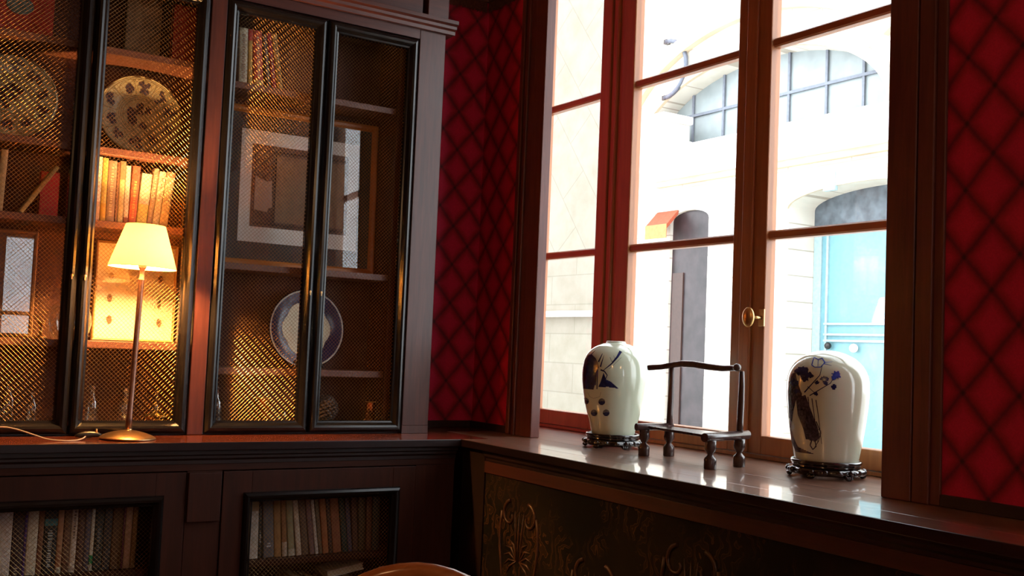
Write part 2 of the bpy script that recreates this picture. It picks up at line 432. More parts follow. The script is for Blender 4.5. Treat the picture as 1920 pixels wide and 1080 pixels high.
# ------------------------------------------------------------------ bookcase (upper part)
YD=3.88
bc=thing('bookcase',(1.13,4.0,.85),'tall mahogany bookcase with black framed wire-mesh doors standing on the counter','bookcase')
obj('back_panel',MB().box(.2,2.07,4.118,4.137,.851,2.98),back_w,bc)
obj('bottom_board',MB().box(.2,2.07,3.905,4.117,.851,.882),mah_x,bc)
pil=MB().box(1.949,2.07,3.868,4.117,.8825,2.54); pil.box(1.887,1.949,3.925,4.117,.8825,2.54)
obj('side_panel',pil,mah_z,bc,bev=.002)
obj('side_panel',MB().box(.2,.258,3.868,4.117,.8825,2.54),mah_z,bc,bev=.002)
obj('centre_post',MB().box(1.0735,1.1325,3.868,4.117,.851,2.54),mah_z,bc,bev=.003)
obj('pilaster_foot',MB().box(1.949,2.07,3.868,3.905,.851,.8823),mah_z,bc)
obj('pilaster_foot',MB().box(.2,.258,3.868,3.905,.851,.8823),mah_z,bc)
obj('top_rail',MB().box(.2585,1.073,3.870,4.117,2.501,2.5405).box(1.133,1.9485,3.870,4.117,2.501,2.5405),mah_x,bc)
cn=MB(); cn.prism([(3.868,2.541),(3.852,2.541),(3.850,2.556),(3.838,2.562),(3.836,2.574),(3.822,2.580),(3.822,2.596),(3.87,2.600)],lambda u,v,a:(a,u,v),.19,2.105)
cn.box(.19,2.105,3.87,4.117,2.541,2.60); obj('cornice',cn,mah_x,bc,bev=.001)
fz=MB(); fz.box(.2,1.045,3.868,4.117,2.60,2.98).box(1.06,1.135,3.858,4.117,2.60,2.98).box(1.15,1.955,3.868,4.117,2.60,2.98).box(1.975,2.075,3.858,4.117,2.60,2.98)
obj('frieze',fz,mah_x,bc,bev=.003)
def shelf(x0,x1,zt,yf=3.935,t=.026):
    obj('shelf',MB().box(x0,x1,yf,4.117,zt-t,zt),shelf_w,bc,bev=.002)
for z in (2.246,1.880,1.614,1.182): shelf(.259,1.073,z)
for z in (2.203,1.501,1.099): shelf(1.133,1.886,z)
PROF=[(0,.030),(0,.004),(.004,-.004),(.012,-.012),(.020,-.014),(.028,-.010),(.034,-.002),(.038,.004),(.044,.006),(.046,.010),(.046,.030)]
def door(x0):
    x1=x0+.402; z0,z1=.8565,2.4975
    d=MB().frame(x0,x1,z0,z1,PROF,3.869)
    return obj('door',d,ebony,bc)
d0=door(.262)
g0=obj('wire_grille',grille(.262+.036,.664-.036,.8565+.036,2.4975-.036,3.889),wire_m,d0)
xk=.262+.402-.02
k0=MB().ball((xk,3.856,1.405),.0048,(1,.5,1.3)); k0.box(xk-.0022,xk+.0022,3.853,3.857,1.392,1.402); k0=obj('keyhole',k0,brass_dull,d0)
def doorcopy(dx, keyleft):
    d=d0.copy(); col.objects.link(d); d.parent=bc; d.location=(dx,0,0)
    g=g0.copy(); col.objects.link(g); g.parent=d
    k=k0.copy(); col.objects.link(k); k.parent=d
    if keyleft: k.location=(-(.402-.04),0,0)
doorcopy(.405,True); doorcopy(1.135-.262,False); doorcopy(1.5425-.262,True)

# ------------------------------------------------------------------ countertop and base cabinet
ct=thing('countertop',(1.0,3.85,.82),'glossy red-brown counter running under the mesh-door bookcase, table lamp on it','countertop')
cp=MB(); cp.box(-.4,2.0832,3.6035,4.138,.822,.85)
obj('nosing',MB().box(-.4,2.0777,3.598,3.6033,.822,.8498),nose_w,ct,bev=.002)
cp.box(2.0832,2.206,3.6005,4.138,.822,.85).box(2.206,2.4335,3.9505,4.138,.822,.85)
obj('top_board',cp,top_w,ct)
um=MB(); um.prism([(3.622,.8215),(3.622,.806),(3.632,.800),(3.632,.792),(3.640,.784),(3.640,.772),(3.66,.772),(3.66,.8215)],lambda u,v,a:(a,u,v),-.4,2.079)
obj('under_moulding',um,dark_w,ct)
bs=thing('base_cabinet',(1.0,3.9,0),'dark mahogany base cabinet with wire-mesh doors full of books, below the counter','cabinet')
YL=3.64
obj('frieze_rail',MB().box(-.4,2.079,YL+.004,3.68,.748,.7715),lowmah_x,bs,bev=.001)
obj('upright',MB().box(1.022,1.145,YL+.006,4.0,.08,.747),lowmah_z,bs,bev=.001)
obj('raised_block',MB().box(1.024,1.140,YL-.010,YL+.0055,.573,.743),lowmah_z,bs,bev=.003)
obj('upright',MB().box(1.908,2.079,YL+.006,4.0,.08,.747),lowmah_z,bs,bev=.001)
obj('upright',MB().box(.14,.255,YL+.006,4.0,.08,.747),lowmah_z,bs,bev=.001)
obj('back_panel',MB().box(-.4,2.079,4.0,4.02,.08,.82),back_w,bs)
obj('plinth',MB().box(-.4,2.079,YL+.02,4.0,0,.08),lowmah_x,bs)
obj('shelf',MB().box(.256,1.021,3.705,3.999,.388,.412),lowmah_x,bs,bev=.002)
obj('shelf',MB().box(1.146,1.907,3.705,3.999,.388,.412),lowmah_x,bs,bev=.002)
PL=[(0,.012),(0,0),(.004,-.010),(.012,-.016),(.020,-.014),(.028,-.004),(.034,.0),(.036,.012)]
def ldoor(x0,x1,fx0,fx1):
    m_=MB(); z0,z1=.10,.744
    m_.box(x0,fx0+.03,YL,YL+.022,z0,z1).box(fx1-.03,x1,YL,YL+.022,z0,z1).box(fx0+.03,fx1-.03,YL,YL+.022,.64,z1).box(fx0+.03,fx1-.03,YL,YL+.022,z0,.19)
    d=obj('door',m_,lowmah_z,bs,bev=.0015)
    obj('door_moulding',MB().frame(fx0,fx1,.16,.668,PL,YL-.002),ebony,d)
    obj('wire_grille',grille(fx0+.03,fx1-.03,.19,.64,YL+.018),wire_m,d)
ldoor(.258,1.019,.335,.947); ldoor(1.148,1.905,1.222,1.838)

# ------------------------------------------------------------------ books
bmats={}
def bmat(c,rough=.55):
    k=(round(c[0],3),round(c[1],3),round(c[2],3))
    if k not in bmats: bmats[k]=plain('book_cloth',c,rough,var=.22,scale=60)
    return bmats[k]
def book(xc, z, w_, h, lean, c, label, group, y=3.97, dep=.13, band=None, lett=None, cat='book', pages=False):
    """xc: x of the lower corner it pivots on; lean>0 tips the head towards +x (degrees)"""
    th=radians(lean)
    r=thing('book',(xc,y,z+.0004),label,cat,group,rot=(0,th,0))
    ox=-w_ if lean>0 else 0
    cv=MB(); t=.0022
    cv.box(ox,ox+t,0,dep,0,h).box(ox+w_-t,ox+w_,0,dep,0,h)
    n=6; sp=[]
    for i in range(n+1):
        a=pi*i/n; sp.append((ox+w_/2-cos(a)*w_/2, -sin(a)*min(.004,w_*.2)))
    sp += [(ox+w_-.0001,.003),(ox+.0001,.003)]
    cv.prism(sp,lambda u,v,a:(u,v,a),0,h)
    lobj('cover',cv,bmat(c),r)
    lobj('pages',MB().box(ox+t,ox+w_-t,.003,dep-.004,.003,h-.004),paper_c,r)
    if band:
        z0,z1,bc_=band; q=MB(); sp2=[(ox+w_/2-cos(pi*i/n)*(w_/2+.0004), -sin(pi*i/n)*min(.004,w_*.2)-.0005) for i in range(n+1)]+[(ox+w_+.0003,.001),(ox-.0003,.001)]
        q.prism(sp2,lambda u,v,a:(u,v,a),z0*h,z1*h); lobj('spine_label',q,bmat(bc_),r)
    if lett:
        q=MB(); z0,z1,lc=lett; rr=random.Random(int(xc*1000)); zz=z0*h; yy=-min(.004,w_*.2)-.0012
        while zz<z1*h:
            hh=.004+rr.random()*.008; ww=w_*.18*(.6+rr.random()*.6)
            q.box(ox+w_/2-ww,ox+w_/2+ww*.9,yy,yy+.0012,zz,zz+hh*.55); zz+=hh
        lobj('spine_lettering',q,bmat(lc),r)
    return r
G1='books in the lamplit row on the middle shelf'
WH=(.62,.55,.40)
row=[ # width, height, lean, colour, label, band, lettering
 (.040,.232,0,(.66,.60,.46),'fat cream book with patterned foot, first at the left of the lamplit row',(0,.3,(.40,.27,.18)),(.04,.22,(.2,.1,.06))),
 (.019,.230,0,(.62,.45,.10),'yellow book beside the fat cream one in the lamplit row',(0,.28,(.5,.3,.03)),None),
 (.030,.223,0,(.30,.20,.13),'mottled brown book third from the left in the lamplit row',None,(.1,.9,(.6,.5,.3))),
 (.009,.220,0,(.16,.07,.03),'thin dark book after the mottled brown one in the lamplit row',None,None),
 (.019,.226,0,(.60,.48,.22),'straw coloured book with speckled head, middle left of the lamplit row',(.7,1,(.35,.2,.1)),None),
 (.017,.212,0,(.70,.60,.48),'slim pale book with dark foot just left of the red one in the lamplit row',(0,.1,(.2,.05,.02)),None),
 (.027,.214,1.5,(.50,.10,.05),'red and gold spotted book in the middle of the lamplit row',None,(.1,.75,(.65,.45,.15))),
 (.036,.190,3.5,(.70,.64,.48),'fat ivory book leaning right of the red spotted one in the lamplit row',(0,.4,(.65,.55,.15)),None),
 (.018,.214,4.5,(.42,.28,.20),'tall brown mottled book between ivory ones in the lamplit row',None,(.15,.9,(.7,.6,.4))),
 (.024,.205,5,(.68,.62,.45),'ivory book second from the right end of the lamplit row',None,(.5,.9,(.5,.3,.2))),
 (.030,.207,5.5,(.64,.50,.33),'wide buff book leaning at the right end of the lamplit row',(.9,1,(.5,.25,.15)),None)]
x=.700
for w_,h,ln,c,lb,bd,lt in row:
    wc=w_/cos(radians(ln)); px=x+(wc if ln>0 else 0)
    book(px,1.614,w_,h,ln,c,lb,G1,y=3.965,band=bd,lett=lt); x+=wc+.0012
G2='books standing on the top shelf behind the third door'
x=1.214; prev=0
for w_,h,ln,c,lb,bd,lt in [
 (.034,.222,-2,(.50,.45,.32),'worn cream book at the left of the leaning group on the top shelf',None,(.1,.9,(.25,.15,.1))),
 (.016,.222,-3,(.52,.33,.08),'narrow ochre book with red head on the top shelf',(.8,1,(.5,.05,.04)),None),
 (.036,.222,-5,(.48,.06,.05),'wide red book with a buff foot on the top shelf',(0,.12,(.5,.35,.15)),(.15,.9,(.65,.45,.3))),
 (.018,.214,-8,(.07,.06,.06),'black book leaning between two red ones on the top shelf',None,(.1,.9,(.4,.38,.35))),
 (.017,.226,-9,(.38,.02,.06),'dark crimson book leaning on the top shelf',None,(.2,.6,(.5,.4,.4))),
 (.022,.226,-10,(.50,.34,.12),'last leaning tan book with dark spots, right end of the top shelf group',None,(.1,.9,(.12,.06,.04)))]:
    x+=max(0,h*(math.tan(radians(-ln))-prev)); prev=math.tan(radians(-ln))
    book(x,2.203,w_,h,ln,c,lb,G2,y=3.975,band=bd,lett=lt,dep=.12); x+=w_/cos(radians(ln))+.0015
G3='books on the dim shelf behind the first door'
book(.425,1.614,.022,.215,1.5,(.48,.32,.14),'upright tan book alone at the left on the dim shelf of the first door',G3,y=3.97)
book(.488,1.614,.014,.205,32,(.62,.42,.14),'yellow-edged book tipped steeply to the right behind the first door',G3,y=3.96,dep=.10)
rb=thing('book',(.545,4.03,1.6144),'red patterned book standing behind the steeply tipped yellow one','book',G3)
lobj('cover',MB().box(0,.065,0,.004,0,.165).box(0,.065,.022,.026,0,.165).box(0,.004,0,.026,0,.165),bmat((.42,.02,.02)),rb)
lobj('pages',MB().box(.0045,.062,.0045,.0215,.003,.162),paper_c,rb)
# top-shelf items of the left bay
pic_brown=plain('worn_brown_board',(.14,.09,.04),.7,var=.6,scale=14)
def flatbook(x0,x1,z,h,y,c,label,m=None,tilt=0.0):
    r=thing('book',(x0,y,z+.0005),label,'book','large books facing out on the top shelf of the left bay')
    lobj('cover',MB().box(0,x1-x0,0,.003,0,h).box(0,x1-x0,.021,.024,0,h).box(0,.003,0,.024,0,h),m or bmat(c),r)
    lobj('pages',MB().box(.0035,x1-x0-.003,.0035,.0205,.003,h-.003),paper_c,r); return r
rfb=flatbook(.30,.552,2.246,.25,4.02,(.42,.03,.02),'large red book with a blue-grey blot facing out, behind the first door')
bl=MB(); bl.ball((.44-.30,-.002,.11),.001,(45,1.2,32)); lobj('cover_blot',bl,bmat((.10,.16,.16)),rfb)
flatbook(.80,.928,2.246,.26,4.02,(.14,.09,.04),'worn olive-brown book facing out on the top shelf above the plate',pic_brown)
flatbook(.965,1.066,2.246,.225,4.00,(.40,.025,.012),'bright red book facing out at the right of the top shelf')

def books_low(x, specs, z, group, y=3.735, hbase=.225):
    for w_,h,ln,c,lb,bd,lt in specs:
        wc=w_/cos(radians(ln)); px=x+(wc if ln>0 else 0)
        book(px,z,w_,h,ln,c,lb,group,y=y,dep=.15,band=bd,lett=lt); x+=wc+.0012
    return x
GL='books behind the left mesh door of the base cabinet'
DK=(.035,.03,.032)
books_low(.258,[
 (.030,.235,0,(.25,.12,.06),'brown book at the hidden left edge of the base cabinet row',None,None),
 (.038,.230,0,(.10,.02,.02),'oxblood book near the left edge of the base cabinet row',None,None),
 (.034,.232,0,(.30,.25,.18),'dusty beige book left of the grey-green one in the base cabinet',None,None),
 (.040,.228,0,(.05,.05,.06),'black book left of the grey-green one in the base cabinet',None,None),
 (.032,.228,0,(.13,.13,.12),'grey-green book at the left edge beside the crimson spine',(.0,.35,(.05,.14,.06)),None),
 (.014,.226,.6,(.34,.01,.09),'thin crimson book beside the broad white spine, base cabinet',None,None),
 (.040,.226,.6,(.66,.60,.55),'broad white book with a pinkish head, leftmost white in the base cabinet',None,None),
 (.034,.224,.6,(.045,.025,.03),'dark brown book with small gilt marks between two white spines',None,(.02,.12,(.45,.38,.3))),
 (.008,.224,.6,(.06,.02,.16),'very thin violet book beside a white spine',None,None),
 (.032,.224,.6,(.64,.58,.44),'white book with a yellowish edge between violet and brown spines',None,None),
 (.016,.224,.6,(.20,.08,.04),'rust brown book between the white and the black lettered one',None,None),
 (.040,.224,.6,(.015,.018,.022),'black book with teal emblem and silver lettering down its spine',(.70,.80,(.06,.22,.24)),(.10,.62,(.38,.42,.42))),
 (.018,.212,.6,(.42,.20,.10),'orange-tan book right of the black silver-lettered one',(0,.09,(.5,.45,.35)),None),
 (.022,.216,.6,(.14,.06,.03),'chestnut book between orange-tan and white-lettered spines',None,None),
 (.019,.222,.6,(.58,.48,.38),'cream book with dark lettering in its upper half, base cabinet middle',None,(.5,.98,(.1,.05,.04))),
 (.022,.220,.6,(.09,.035,.025),'deep brown book right of the cream lettered one',None,None),
 (.018,.216,.6,(.09,.07,.10),'mauve-grey book beside the white and green spine',None,None),
 (.011,.216,.6,(.60,.60,.50),'thin white book with a green patch near its foot',(.10,.24,(.02,.25,.08)),None),
 (.028,.222,.6,(.025,.03,.03),'black book directly right of the thin white and green spine',None,(.3,.6,(.15,.16,.16))),
 (.026,.220,.6,(.045,.042,.05),'charcoal book second right of the white and green spine',None,None),
 (.034,.222,.6,(.12,.055,.02),'wide umber book near the right end of the left base shelf',None,None),
 (.006,.222,.6,(.14,.02,.07),'very thin plum book beside the pinkish buff spine',None,None),
 (.022,.224,.6,(.50,.32,.22),'pinkish buff book, last pale spine of the left base shelf',None,None),
 (.016,.222,.6,(.20,.09,.02),'brown-gold book at the right end of the left base shelf',None,None)],.412,GL)
GR='books leaning behind the right mesh door of the base cabinet'
x=1.286; prev=math.tan(radians(1.5))
for w_,h,ln,c,lb,bd,lt in [
 (.034,.215,-1.5,(.60,.52,.42),'cream book at the left end of the leaning row in the right base cabinet',(.8,1,(.4,.25,.13)),None),
 (.010,.19,-2,(.03,.03,.03),'thin black book with a white mark right of the cream one',None,(.3,.5,(.5,.5,.48))),
 (.040,.21,-4,(.14,.13,.13),'thick grey book with a pale mark low on its spine',None,(.18,.25,(.5,.5,.5))),
 (.026,.215,-4,(.34,.18,.06),'ochre book right of the thick grey one',None,None),
 (.018,.21,-5,(.30,.15,.06),'brown book with a white patch at its foot right of the ochre one',(0,.25,(.5,.42,.34)),None),
 (.024,.212,-6,(.32,.30,.17),'olive-buff book with pale foot in the right base cabinet',(0,.12,(.5,.45,.35)),None),
 (.020,.205,-7.5,(.60,.50,.38),'bright cream book leaning in the middle left of the right base row',None,None),
 (.026,.22,-7.5,(.13,.08,.05),'tall dark tan book right of the bright cream one',None,None),
 (.020,.215,-8,(.20,.12,.11),'dusky mauve book beside the white leaning spine',None,None),
 (.012,.205,-8.5,(.62,.58,.52),'thin white book leaning left with dark flecks',None,None),
 (.014,.21,-8,(.16,.12,.07),'slim drab book right of the thin white one',None,None),
 (.024,.21,-7,(.38,.14,.05),'rust orange book with a bright foot in the right base row',None,None),
 (.014,.21,-7,(.07,.04,.03),'slim dark book between the two rust ones',None,None),
 (.034,.218,-7,(.30,.11,.05),'wide rust brown book with a torn pale edge',None,None),
 (.022,.215,-7.5,(.02,.045,.04),'bottle green book leaning right of the wide rust one',None,None),
 (.018,.21,-7,(.07,.06,.09),'slate violet book right of the bottle green one',None,None),
 (.022,.215,-5,(.10,.045,.03),'dim brown book next to the slate violet one',None,None),
 (.030,.215,-3,(.07,.05,.025),'dim olive brown book near the right end of the right base row',None,None),
 (.022,.218,-2,(.15,.06,.04),'dim reddish book near the right frame of the base door',None,None),
 (.030,.215,-1,(.03,.035,.03),'nearly black book at the right end of the base row',None,None)]:
    x+=max(0,h*(math.tan(radians(-ln))-prev)); prev=math.tan(radians(-ln))
    e=w_/cos(radians(ln)); book(x,.412,w_,h,ln,c,lb,GR,y=3.735,dep=.15,band=bd,lett=lt); x+=e+.0016
# lower shelf: books lying/leaning at the frame's edge
lb1=thing('book',(1.50,3.76,.0),None,None)
bpy.data.objects.remove(lb1)
obj('bottom_board',MB().box(1.146,1.907,3.68,3.999,.081,.10),lowmah_x,bs)
obj('bottom_board',MB().box(.256,1.021,3.68,3.999,.081,.10),lowmah_x,bs)
book(1.46,.10,.035,.235,0,(.30,.2,.10),'tan book standing on the lowest shelf under the leaning row','books on the lowest shelf of the base cabinet',y=3.735,dep=.15)
book(1.53,.10,.03,.225,-2,(.10,.06,.04),'dark book standing right of the tan one on the lowest shelf','books on the lowest shelf of the base cabinet',y=3.735,dep=.15)
wb_=thing('book',(1.60,3.735,.318),'pale book lying slanted on top of others on the lowest shelf','book','books on the lowest shelf of the base cabinet',rot=(0,radians(-9),0))
lobj('cover',MB().box(0,.15,0,.12,0,.003).box(0,.15,0,.12,.022,.025).box(0,.003,0,.12,0,.025),bmat((.6,.52,.45)),wb_)
lobj('pages',MB().box(.0035,.147,.0035,.117,.0035,.0215),paper_c,wb_)
book(1.60,.10,.04,.216,0,(.2,.12,.08),'brown book propping up the pale slanted one, lowest shelf','books on the lowest shelf of the base cabinet',y=3.735,dep=.15)
book(1.66,.10,.04,.222,0,(.12,.05,.04),'dark red book under the pale slanted one, lowest shelf','books on the lowest shelf of the base cabinet',y=3.735,dep=.15)

# ------------------------------------------------------------------ raster decoration on curved surfaces
def inside(p,poly):
    c=False; n=len(poly)
    for i in range(n):
        x1,y1=poly[i]; x2,y2=poly[(i+1)%n]
        if (y1>p[1])!=(y2>p[1]) and p[0]<(x2-x1)*(p[1]-y1)/(y2-y1)+x1: c=not c
    return c
def strips(mb, poly, fn, dz=.0025, du=.006):
    zs=[p[1] for p in poly]; z=min(zs)
    n=len(poly)
    while z<max(zs):
        zc=z+dz/2; xs=[]
        for i in range(n):
            x1,y1=poly[i]; x2,y2=poly[(i+1)%n]
            if (y1>zc)!=(y2>zc): xs.append((x2-x1)*(zc-y1)/(y2-y1)+x1)
        xs.sort()
        for a,b in zip(xs[::2],xs[1::2]):
            m=max(1,int((b-a)/du)+1)
            vs=[];fs=[]
            for k in range(m+1):
                u=a+(b-a)*k/m; vs += [fn(u,z),fn(u,z+dz)]
            for k in range(m): fs.append((2*k,2*k+2,2*k+3,2*k+1))
            mb.add(vs,fs,True)
        z+=dz
def stroke(mb, pts, w0, w1, fn, sub=5):
    P=[]
    for i in range(len(pts)-1):
        for k in range(sub):
            t=k/sub; P.append((pts[i][0]*(1-t)+pts[i+1][0]*t, pts[i][1]*(1-t)+pts[i+1][1]*t))
    P.append(pts[-1]); n=len(P); vs=[]
    for i,p in enumerate(P):
        a=P[max(i-1,0)]; b=P[min(i+1,n-1)]; dx,dz=b[0]-a[0],b[1]-a[1]; l=sqrt(dx*dx+dz*dz) or 1
        w_=(w0+(w1-w0)*i/(n-1))/2
        vs += [fn(p[0]-dz/l*w_,p[1]+dx/l*w_),fn(p[0]+dz/l*w_,p[1]-dx/l*w_)]
    mb.add(vs,[(2*i,2*i+2,2*i+3,2*i+1) for i in range(n-1)],True)
def blob(c,r,seed=0,ry=None,n=18,rough=.22):
    rr=random.Random(seed); ry=ry or r
    return [(c[0]+r*(1+rough*(rr.random()-.5)*2)*cos(2*pi*k/n),c[1]+ry*(1+rough*(rr.random()-.5)*2)*sin(2*pi*k/n)) for k in range(n)]

# ------------------------------------------------------------------ ginger jars
def smoothprof(P, n=6):
    out=[]
    for i in range(len(P)-1):
        p0=P[max(i-1,0)];p1=P[i];p2=P[i+1];p3=P[min(i+2,len(P)-1)]
        for k in range(n):
            t=k/n
            f=lambda a,b,c,d:.5*((2*b)+(-a+c)*t+(2*a-5*b+4*c-d)*t*t+(-a+3*b-3*c+d)*t**3)
            out.append((f(p0[0],p1[0],p2[0],p3[0]),f(p0[1],p1[1],p2[1],p3[1])))
    out.append(P[-1]); return out
def stand(name, cx, cy, R, label, group):
    t=thing(name,(cx,cy,.85),label,'vase stand',group)
    s_=R/.118; t.scale=(1,1,1.28)
    lobj('stand_top',MB().lathe(smoothprof([(.02*s_,.034),(.098*s_,.034),(.101*s_,.042),(.108*s_,.043),(.111*s_,.038),(.106*s_,.031),(.100*s_,.026),(.02*s_,.026)],3),(0,0,0),72),rosewood,t)
    body=MB().lathe([(.085*s_,.027),(.103*s_,.027),(.118*s_,.022),(.121*s_,.015),(.113*s_,.009),(.098*s_,.007),(.085*s_,.007)],(0,0,0),96,mod=lambda th,i:1+.035*cos(12*th)*(1 if 1<i<5 else 0))
    lobj('carved_apron',body,rosewood,t)
    for k in range(6):
        a=2*pi*k/6+.3; f=MB()
        d=Vector((cos(a),sin(a),0)); q=Vector((-sin(a),cos(a),0))
        for sg in (-1,1):
            pts=[d*(.108*s_)+q*sg*.012*s_+Vector((0,0,.012)), d*(.118*s_)+q*sg*.008*s_+Vector((0,0,.0065)), d*(.115*s_)+q*sg*.002*s_+Vector((0,0,.004))]
            f.tube(pts,[.005,.005,.0038],8)
        f.ball(d*(.112*s_)+Vector((0,0,.0068)),.0068,(1.3,1.3,1))
        lobj('foot',f,rosewood,t)
    ring=MB()
    for k in range(18):
        a=2*pi*k/18; d=Vector((cos(a),sin(a),0)); ring.ball(d*(.118*s_)+Vector((0,0,.0185)),.0065,(1.3,1.3,1),10,6)
    lobj('beading',ring,rosewood,t)
    return t
def jar(cx,cy,prof,label,group):
    t=thing('ginger_jar',(cx,cy,.85),label,'vase',group)
    P=smoothprof(prof,6)
    body=MB().lathe(P,(0,0,0),96,cap=True); lobj('body',body,porcelain,t)
    def rad(z):
        zz=z-.85
        for (r0,z0),(r1,z1) in zip(P,P[1:]):
            if z0<=zz<=z1 and z1>z0: return r0+(r1-r0)*(zz-z0)/(z1-z0)
        return P[-1][0] if zz>P[-1][1] else P[0][0]
    ang=atan2(-cy,-cx)   # side turned to the room
    ln=sqrt(cx*cx+cy*cy); rt=Vector((cy/ln,-cx/ln,0)); fr=Vector((-cx/ln,-cy/ln,0))
    def fn(u,z,off=.0006):
        r=rad(z); s_=max(-.995,min(.995,u/r)); ph=asin(s_); p=(rt*sin(ph)+fr*cos(ph))*(r+off)
        return (p.x,p.y,z-.85)
    return t,fn
P1=[(.074,.0447),(.080,.0475),(.084,.056),(.095,.10),(.111,.16),(.121,.21),(.1275,.26),(.1275,.295),(.121,.335),(.106,.365),(.082,.387),(.055,.400),(.040,.405),(.036,.411),(.030,.4125),(.027,.408),(.010,.398)]
P2=[(.090,.0447),(.096,.0475),(.100,.060),(.109,.11),(.118,.17),(.1255,.235),(.1275,.28),(.124,.318),(.110,.350),(.085,.376),(.058,.391),(.036,.398),(.016,.4015),(.001,.402)]
GJ='pair of blue and white ginger jars on the sill'
j1,f1=jar(2.537,3.218,P1,'pale ginger jar painted with a boat scene and four round marks, left on the sill',GJ)
stand('vase_stand',2.537,3.218,.112,'black lacquered carved stand under the jar with the four round marks','carved stands under the jars')
j2,f2=jar(2.655,2.272,P2,'pale ginger jar painted with flowers and a robed figure, right on the sill',GJ)
stand('vase_stand',2.655,2.272,.118,'black lacquered carved stand under the jar with flowers and robed figure','carved stands under the jars')
LV={'robe':[(-0.107,1.202),(-0.092,1.208),(-0.076,1.194),(-0.066,1.176),(-0.061,1.157),(-0.068,1.150),(-0.070,1.09),(-0.075,1.09),(-0.079,1.074),(-0.12,1.073),(-0.122,1.105),(-0.122,1.155),(-0.118,1.186)],
'boat':[(-0.061,1.085),(-0.053,1.105),(-0.043,1.14),(-0.032,1.114),(-0.014,1.107),(0.016,1.082),(-0.023,1.086)]}
a=MB()
for k in ('robe','boat'): strips(a,LV[k],f1)
stroke(a,[(-0.046,1.147),(-0.014,1.175),(0.007,1.202),(0.019,1.224)],.002,.011,f1)
stroke(a,[(-0.092,1.208),(-0.079,1.223)],.003,.001,f1); stroke(a,[(-0.064,1.179),(-0.05,1.212)],.006,.002,f1); stroke(a,[(-0.056,1.161),(-0.044,1.206)],.006,.001,f1)
stroke(a,[(-0.055,1.15),(-0.04,1.145),(-0.029,1.131),(-0.037,1.109)],.006,.002,f1)
stroke(a,[(-.066,1.152),(-.066,1.076)],.004,.004,f1)
stroke(a,[(-0.021,1.199),(-0.014,1.183),(-0.001,1.191),(-0.008,1.206)],.0015,.001,f1)
lobj('painted_scene',a,cobalt,j1)
b_=MB(); stroke(b_,[(-0.102,1.06),(-0.092,1.044),(-0.078,1.039),(-0.054,1.048),(-0.051,1.065)],.001,.001,f1)
stroke(b_,[(-.022,1.155),(.0,1.177),(.022,1.20)],.0012,.001,f1)
d_=MB()
for i,(cx_,cz_) in enumerate([(-0.108,1.026),(-0.046,1.029),(-0.074,0.984),(-0.028,0.988)]):
    strips(b_,blob((cx_,cz_),.0125,i,.0125,24,.02),f1)
    lo=[(cx_+.0128*cos(t_),cz_+.0128*sin(t_)) for t_ in [pi*1.0+pi*1.05*k/12 for k in range(13)]]+[(cx_+.004,cz_+.002)]
    d_=MB(); strips(d_,lo,lambda u,z:f1(u,z,.0011)); lobj('round_mark',d_,cobalt,j1)
lobj('grey_marks',b_,inkgrey,j1); 
strips_=MB()
O=-.002
def sh(P_): return [(u+O,z) for u,z in P_]
def g2(u,z,off=.0006): return f2(u+O,z,off)
a=MB()
for P_ in ([(-0.118,1.114),(-0.115,1.14),(-0.109,1.172),(-0.096,1.179),(-0.088,1.141),(-0.073,1.11),(-0.091,1.097),(-0.099,1.058),(-0.104,1.02),(-0.114,1.032)],
           [(-0.094,1.103),(-0.063,1.108),(-0.05,1.073),(-0.025,1.012),(-0.018,0.981),(-0.03,0.966),(-0.06,0.972),(-0.068,1.003),(-0.086,1.046)],
           [(-0.111,1.006),(-0.097,0.97),(-0.083,0.944),(-0.035,0.928),(-0.09,0.927),(-0.105,0.959)]): strips(a,P_,g2)
stroke(a,[(-0.039,0.98),(-0.046,0.954),(-0.038,0.941),(-0.028,0.952),(-0.033,0.971)],.004,.003,g2)
stroke(a,[(-0.062,1.06),(-0.034,1.011),(-0.013,1.0)],.003,.001,g2); stroke(a,[(-0.107,1.09),(-0.109,1.0)],.008,.004,g2)
stroke(a,[(-0.020,0.995),(-0.016,0.985),(-0.020,0.975)],.002,.001,g2)
for k in range(5): stroke(a,[(-.080+.012*k,1.112-.004*k),(-.072+.012*k,1.05),(-.060+.012*k,.985-.006*k)],.003,.0015,lambda u,z:g2(u,z,.0009))
stroke(a,[(-.10,1.16),(-.085,1.13),(-.075,1.10)],.008,.005,g2); stroke(a,[(-.085,1.19),(-.10,1.17),(-.108,1.15)],.004,.003,g2)
stroke(a,[(-.03,1.03),(-.015,.995),(-.022,.968),(-.032,.95)],.003,.002,g2)
lobj('painted_figure',a,inkwash,j2)
a=MB()
stroke(a,[(-0.067,1.117),(-0.043,1.147),(-0.022,1.173),(-0.016,1.202)],.004,.0015,g2)
stroke(a,[(-0.051,1.108),(-0.015,1.133),(0.009,1.149),(0.021,1.169)],.003,.0015,g2)
stroke(a,[(-0.058,1.136),(-0.033,1.115),(-0.027,1.113)],.002,.0015,g2)
for i,(c_,r_) in enumerate([((-0.078,1.183),.016),((-0.053,1.171),.009),((-0.007,1.161),.010),((0.02,1.139),.008),((-0.033,1.115),.006),((-0.1,1.144),.012),((-.068,1.16),.009),((-.030,1.150),.006),((-.09,1.12),.008),((-.004,1.148),.006)]):
    strips(a,blob(c_,r_*1.2,i+5,r_*1.0,20,.35),lambda u,z:g2(u,z,.0010))
lobj('painted_flowers',a,cobalt,j2)
a=MB()
stroke(a,[(-0.047,1.203),(-0.041,1.228),(-0.028,1.221),(-0.017,1.226),(-0.008,1.213),(-0.02,1.198),(-0.038,1.197),(-0.047,1.203)],.003,.003,lambda u,z:g2(u,z,.0014))
stroke(a,[(-.028,1.221),(-.029,1.200)],.002,.001,g2)
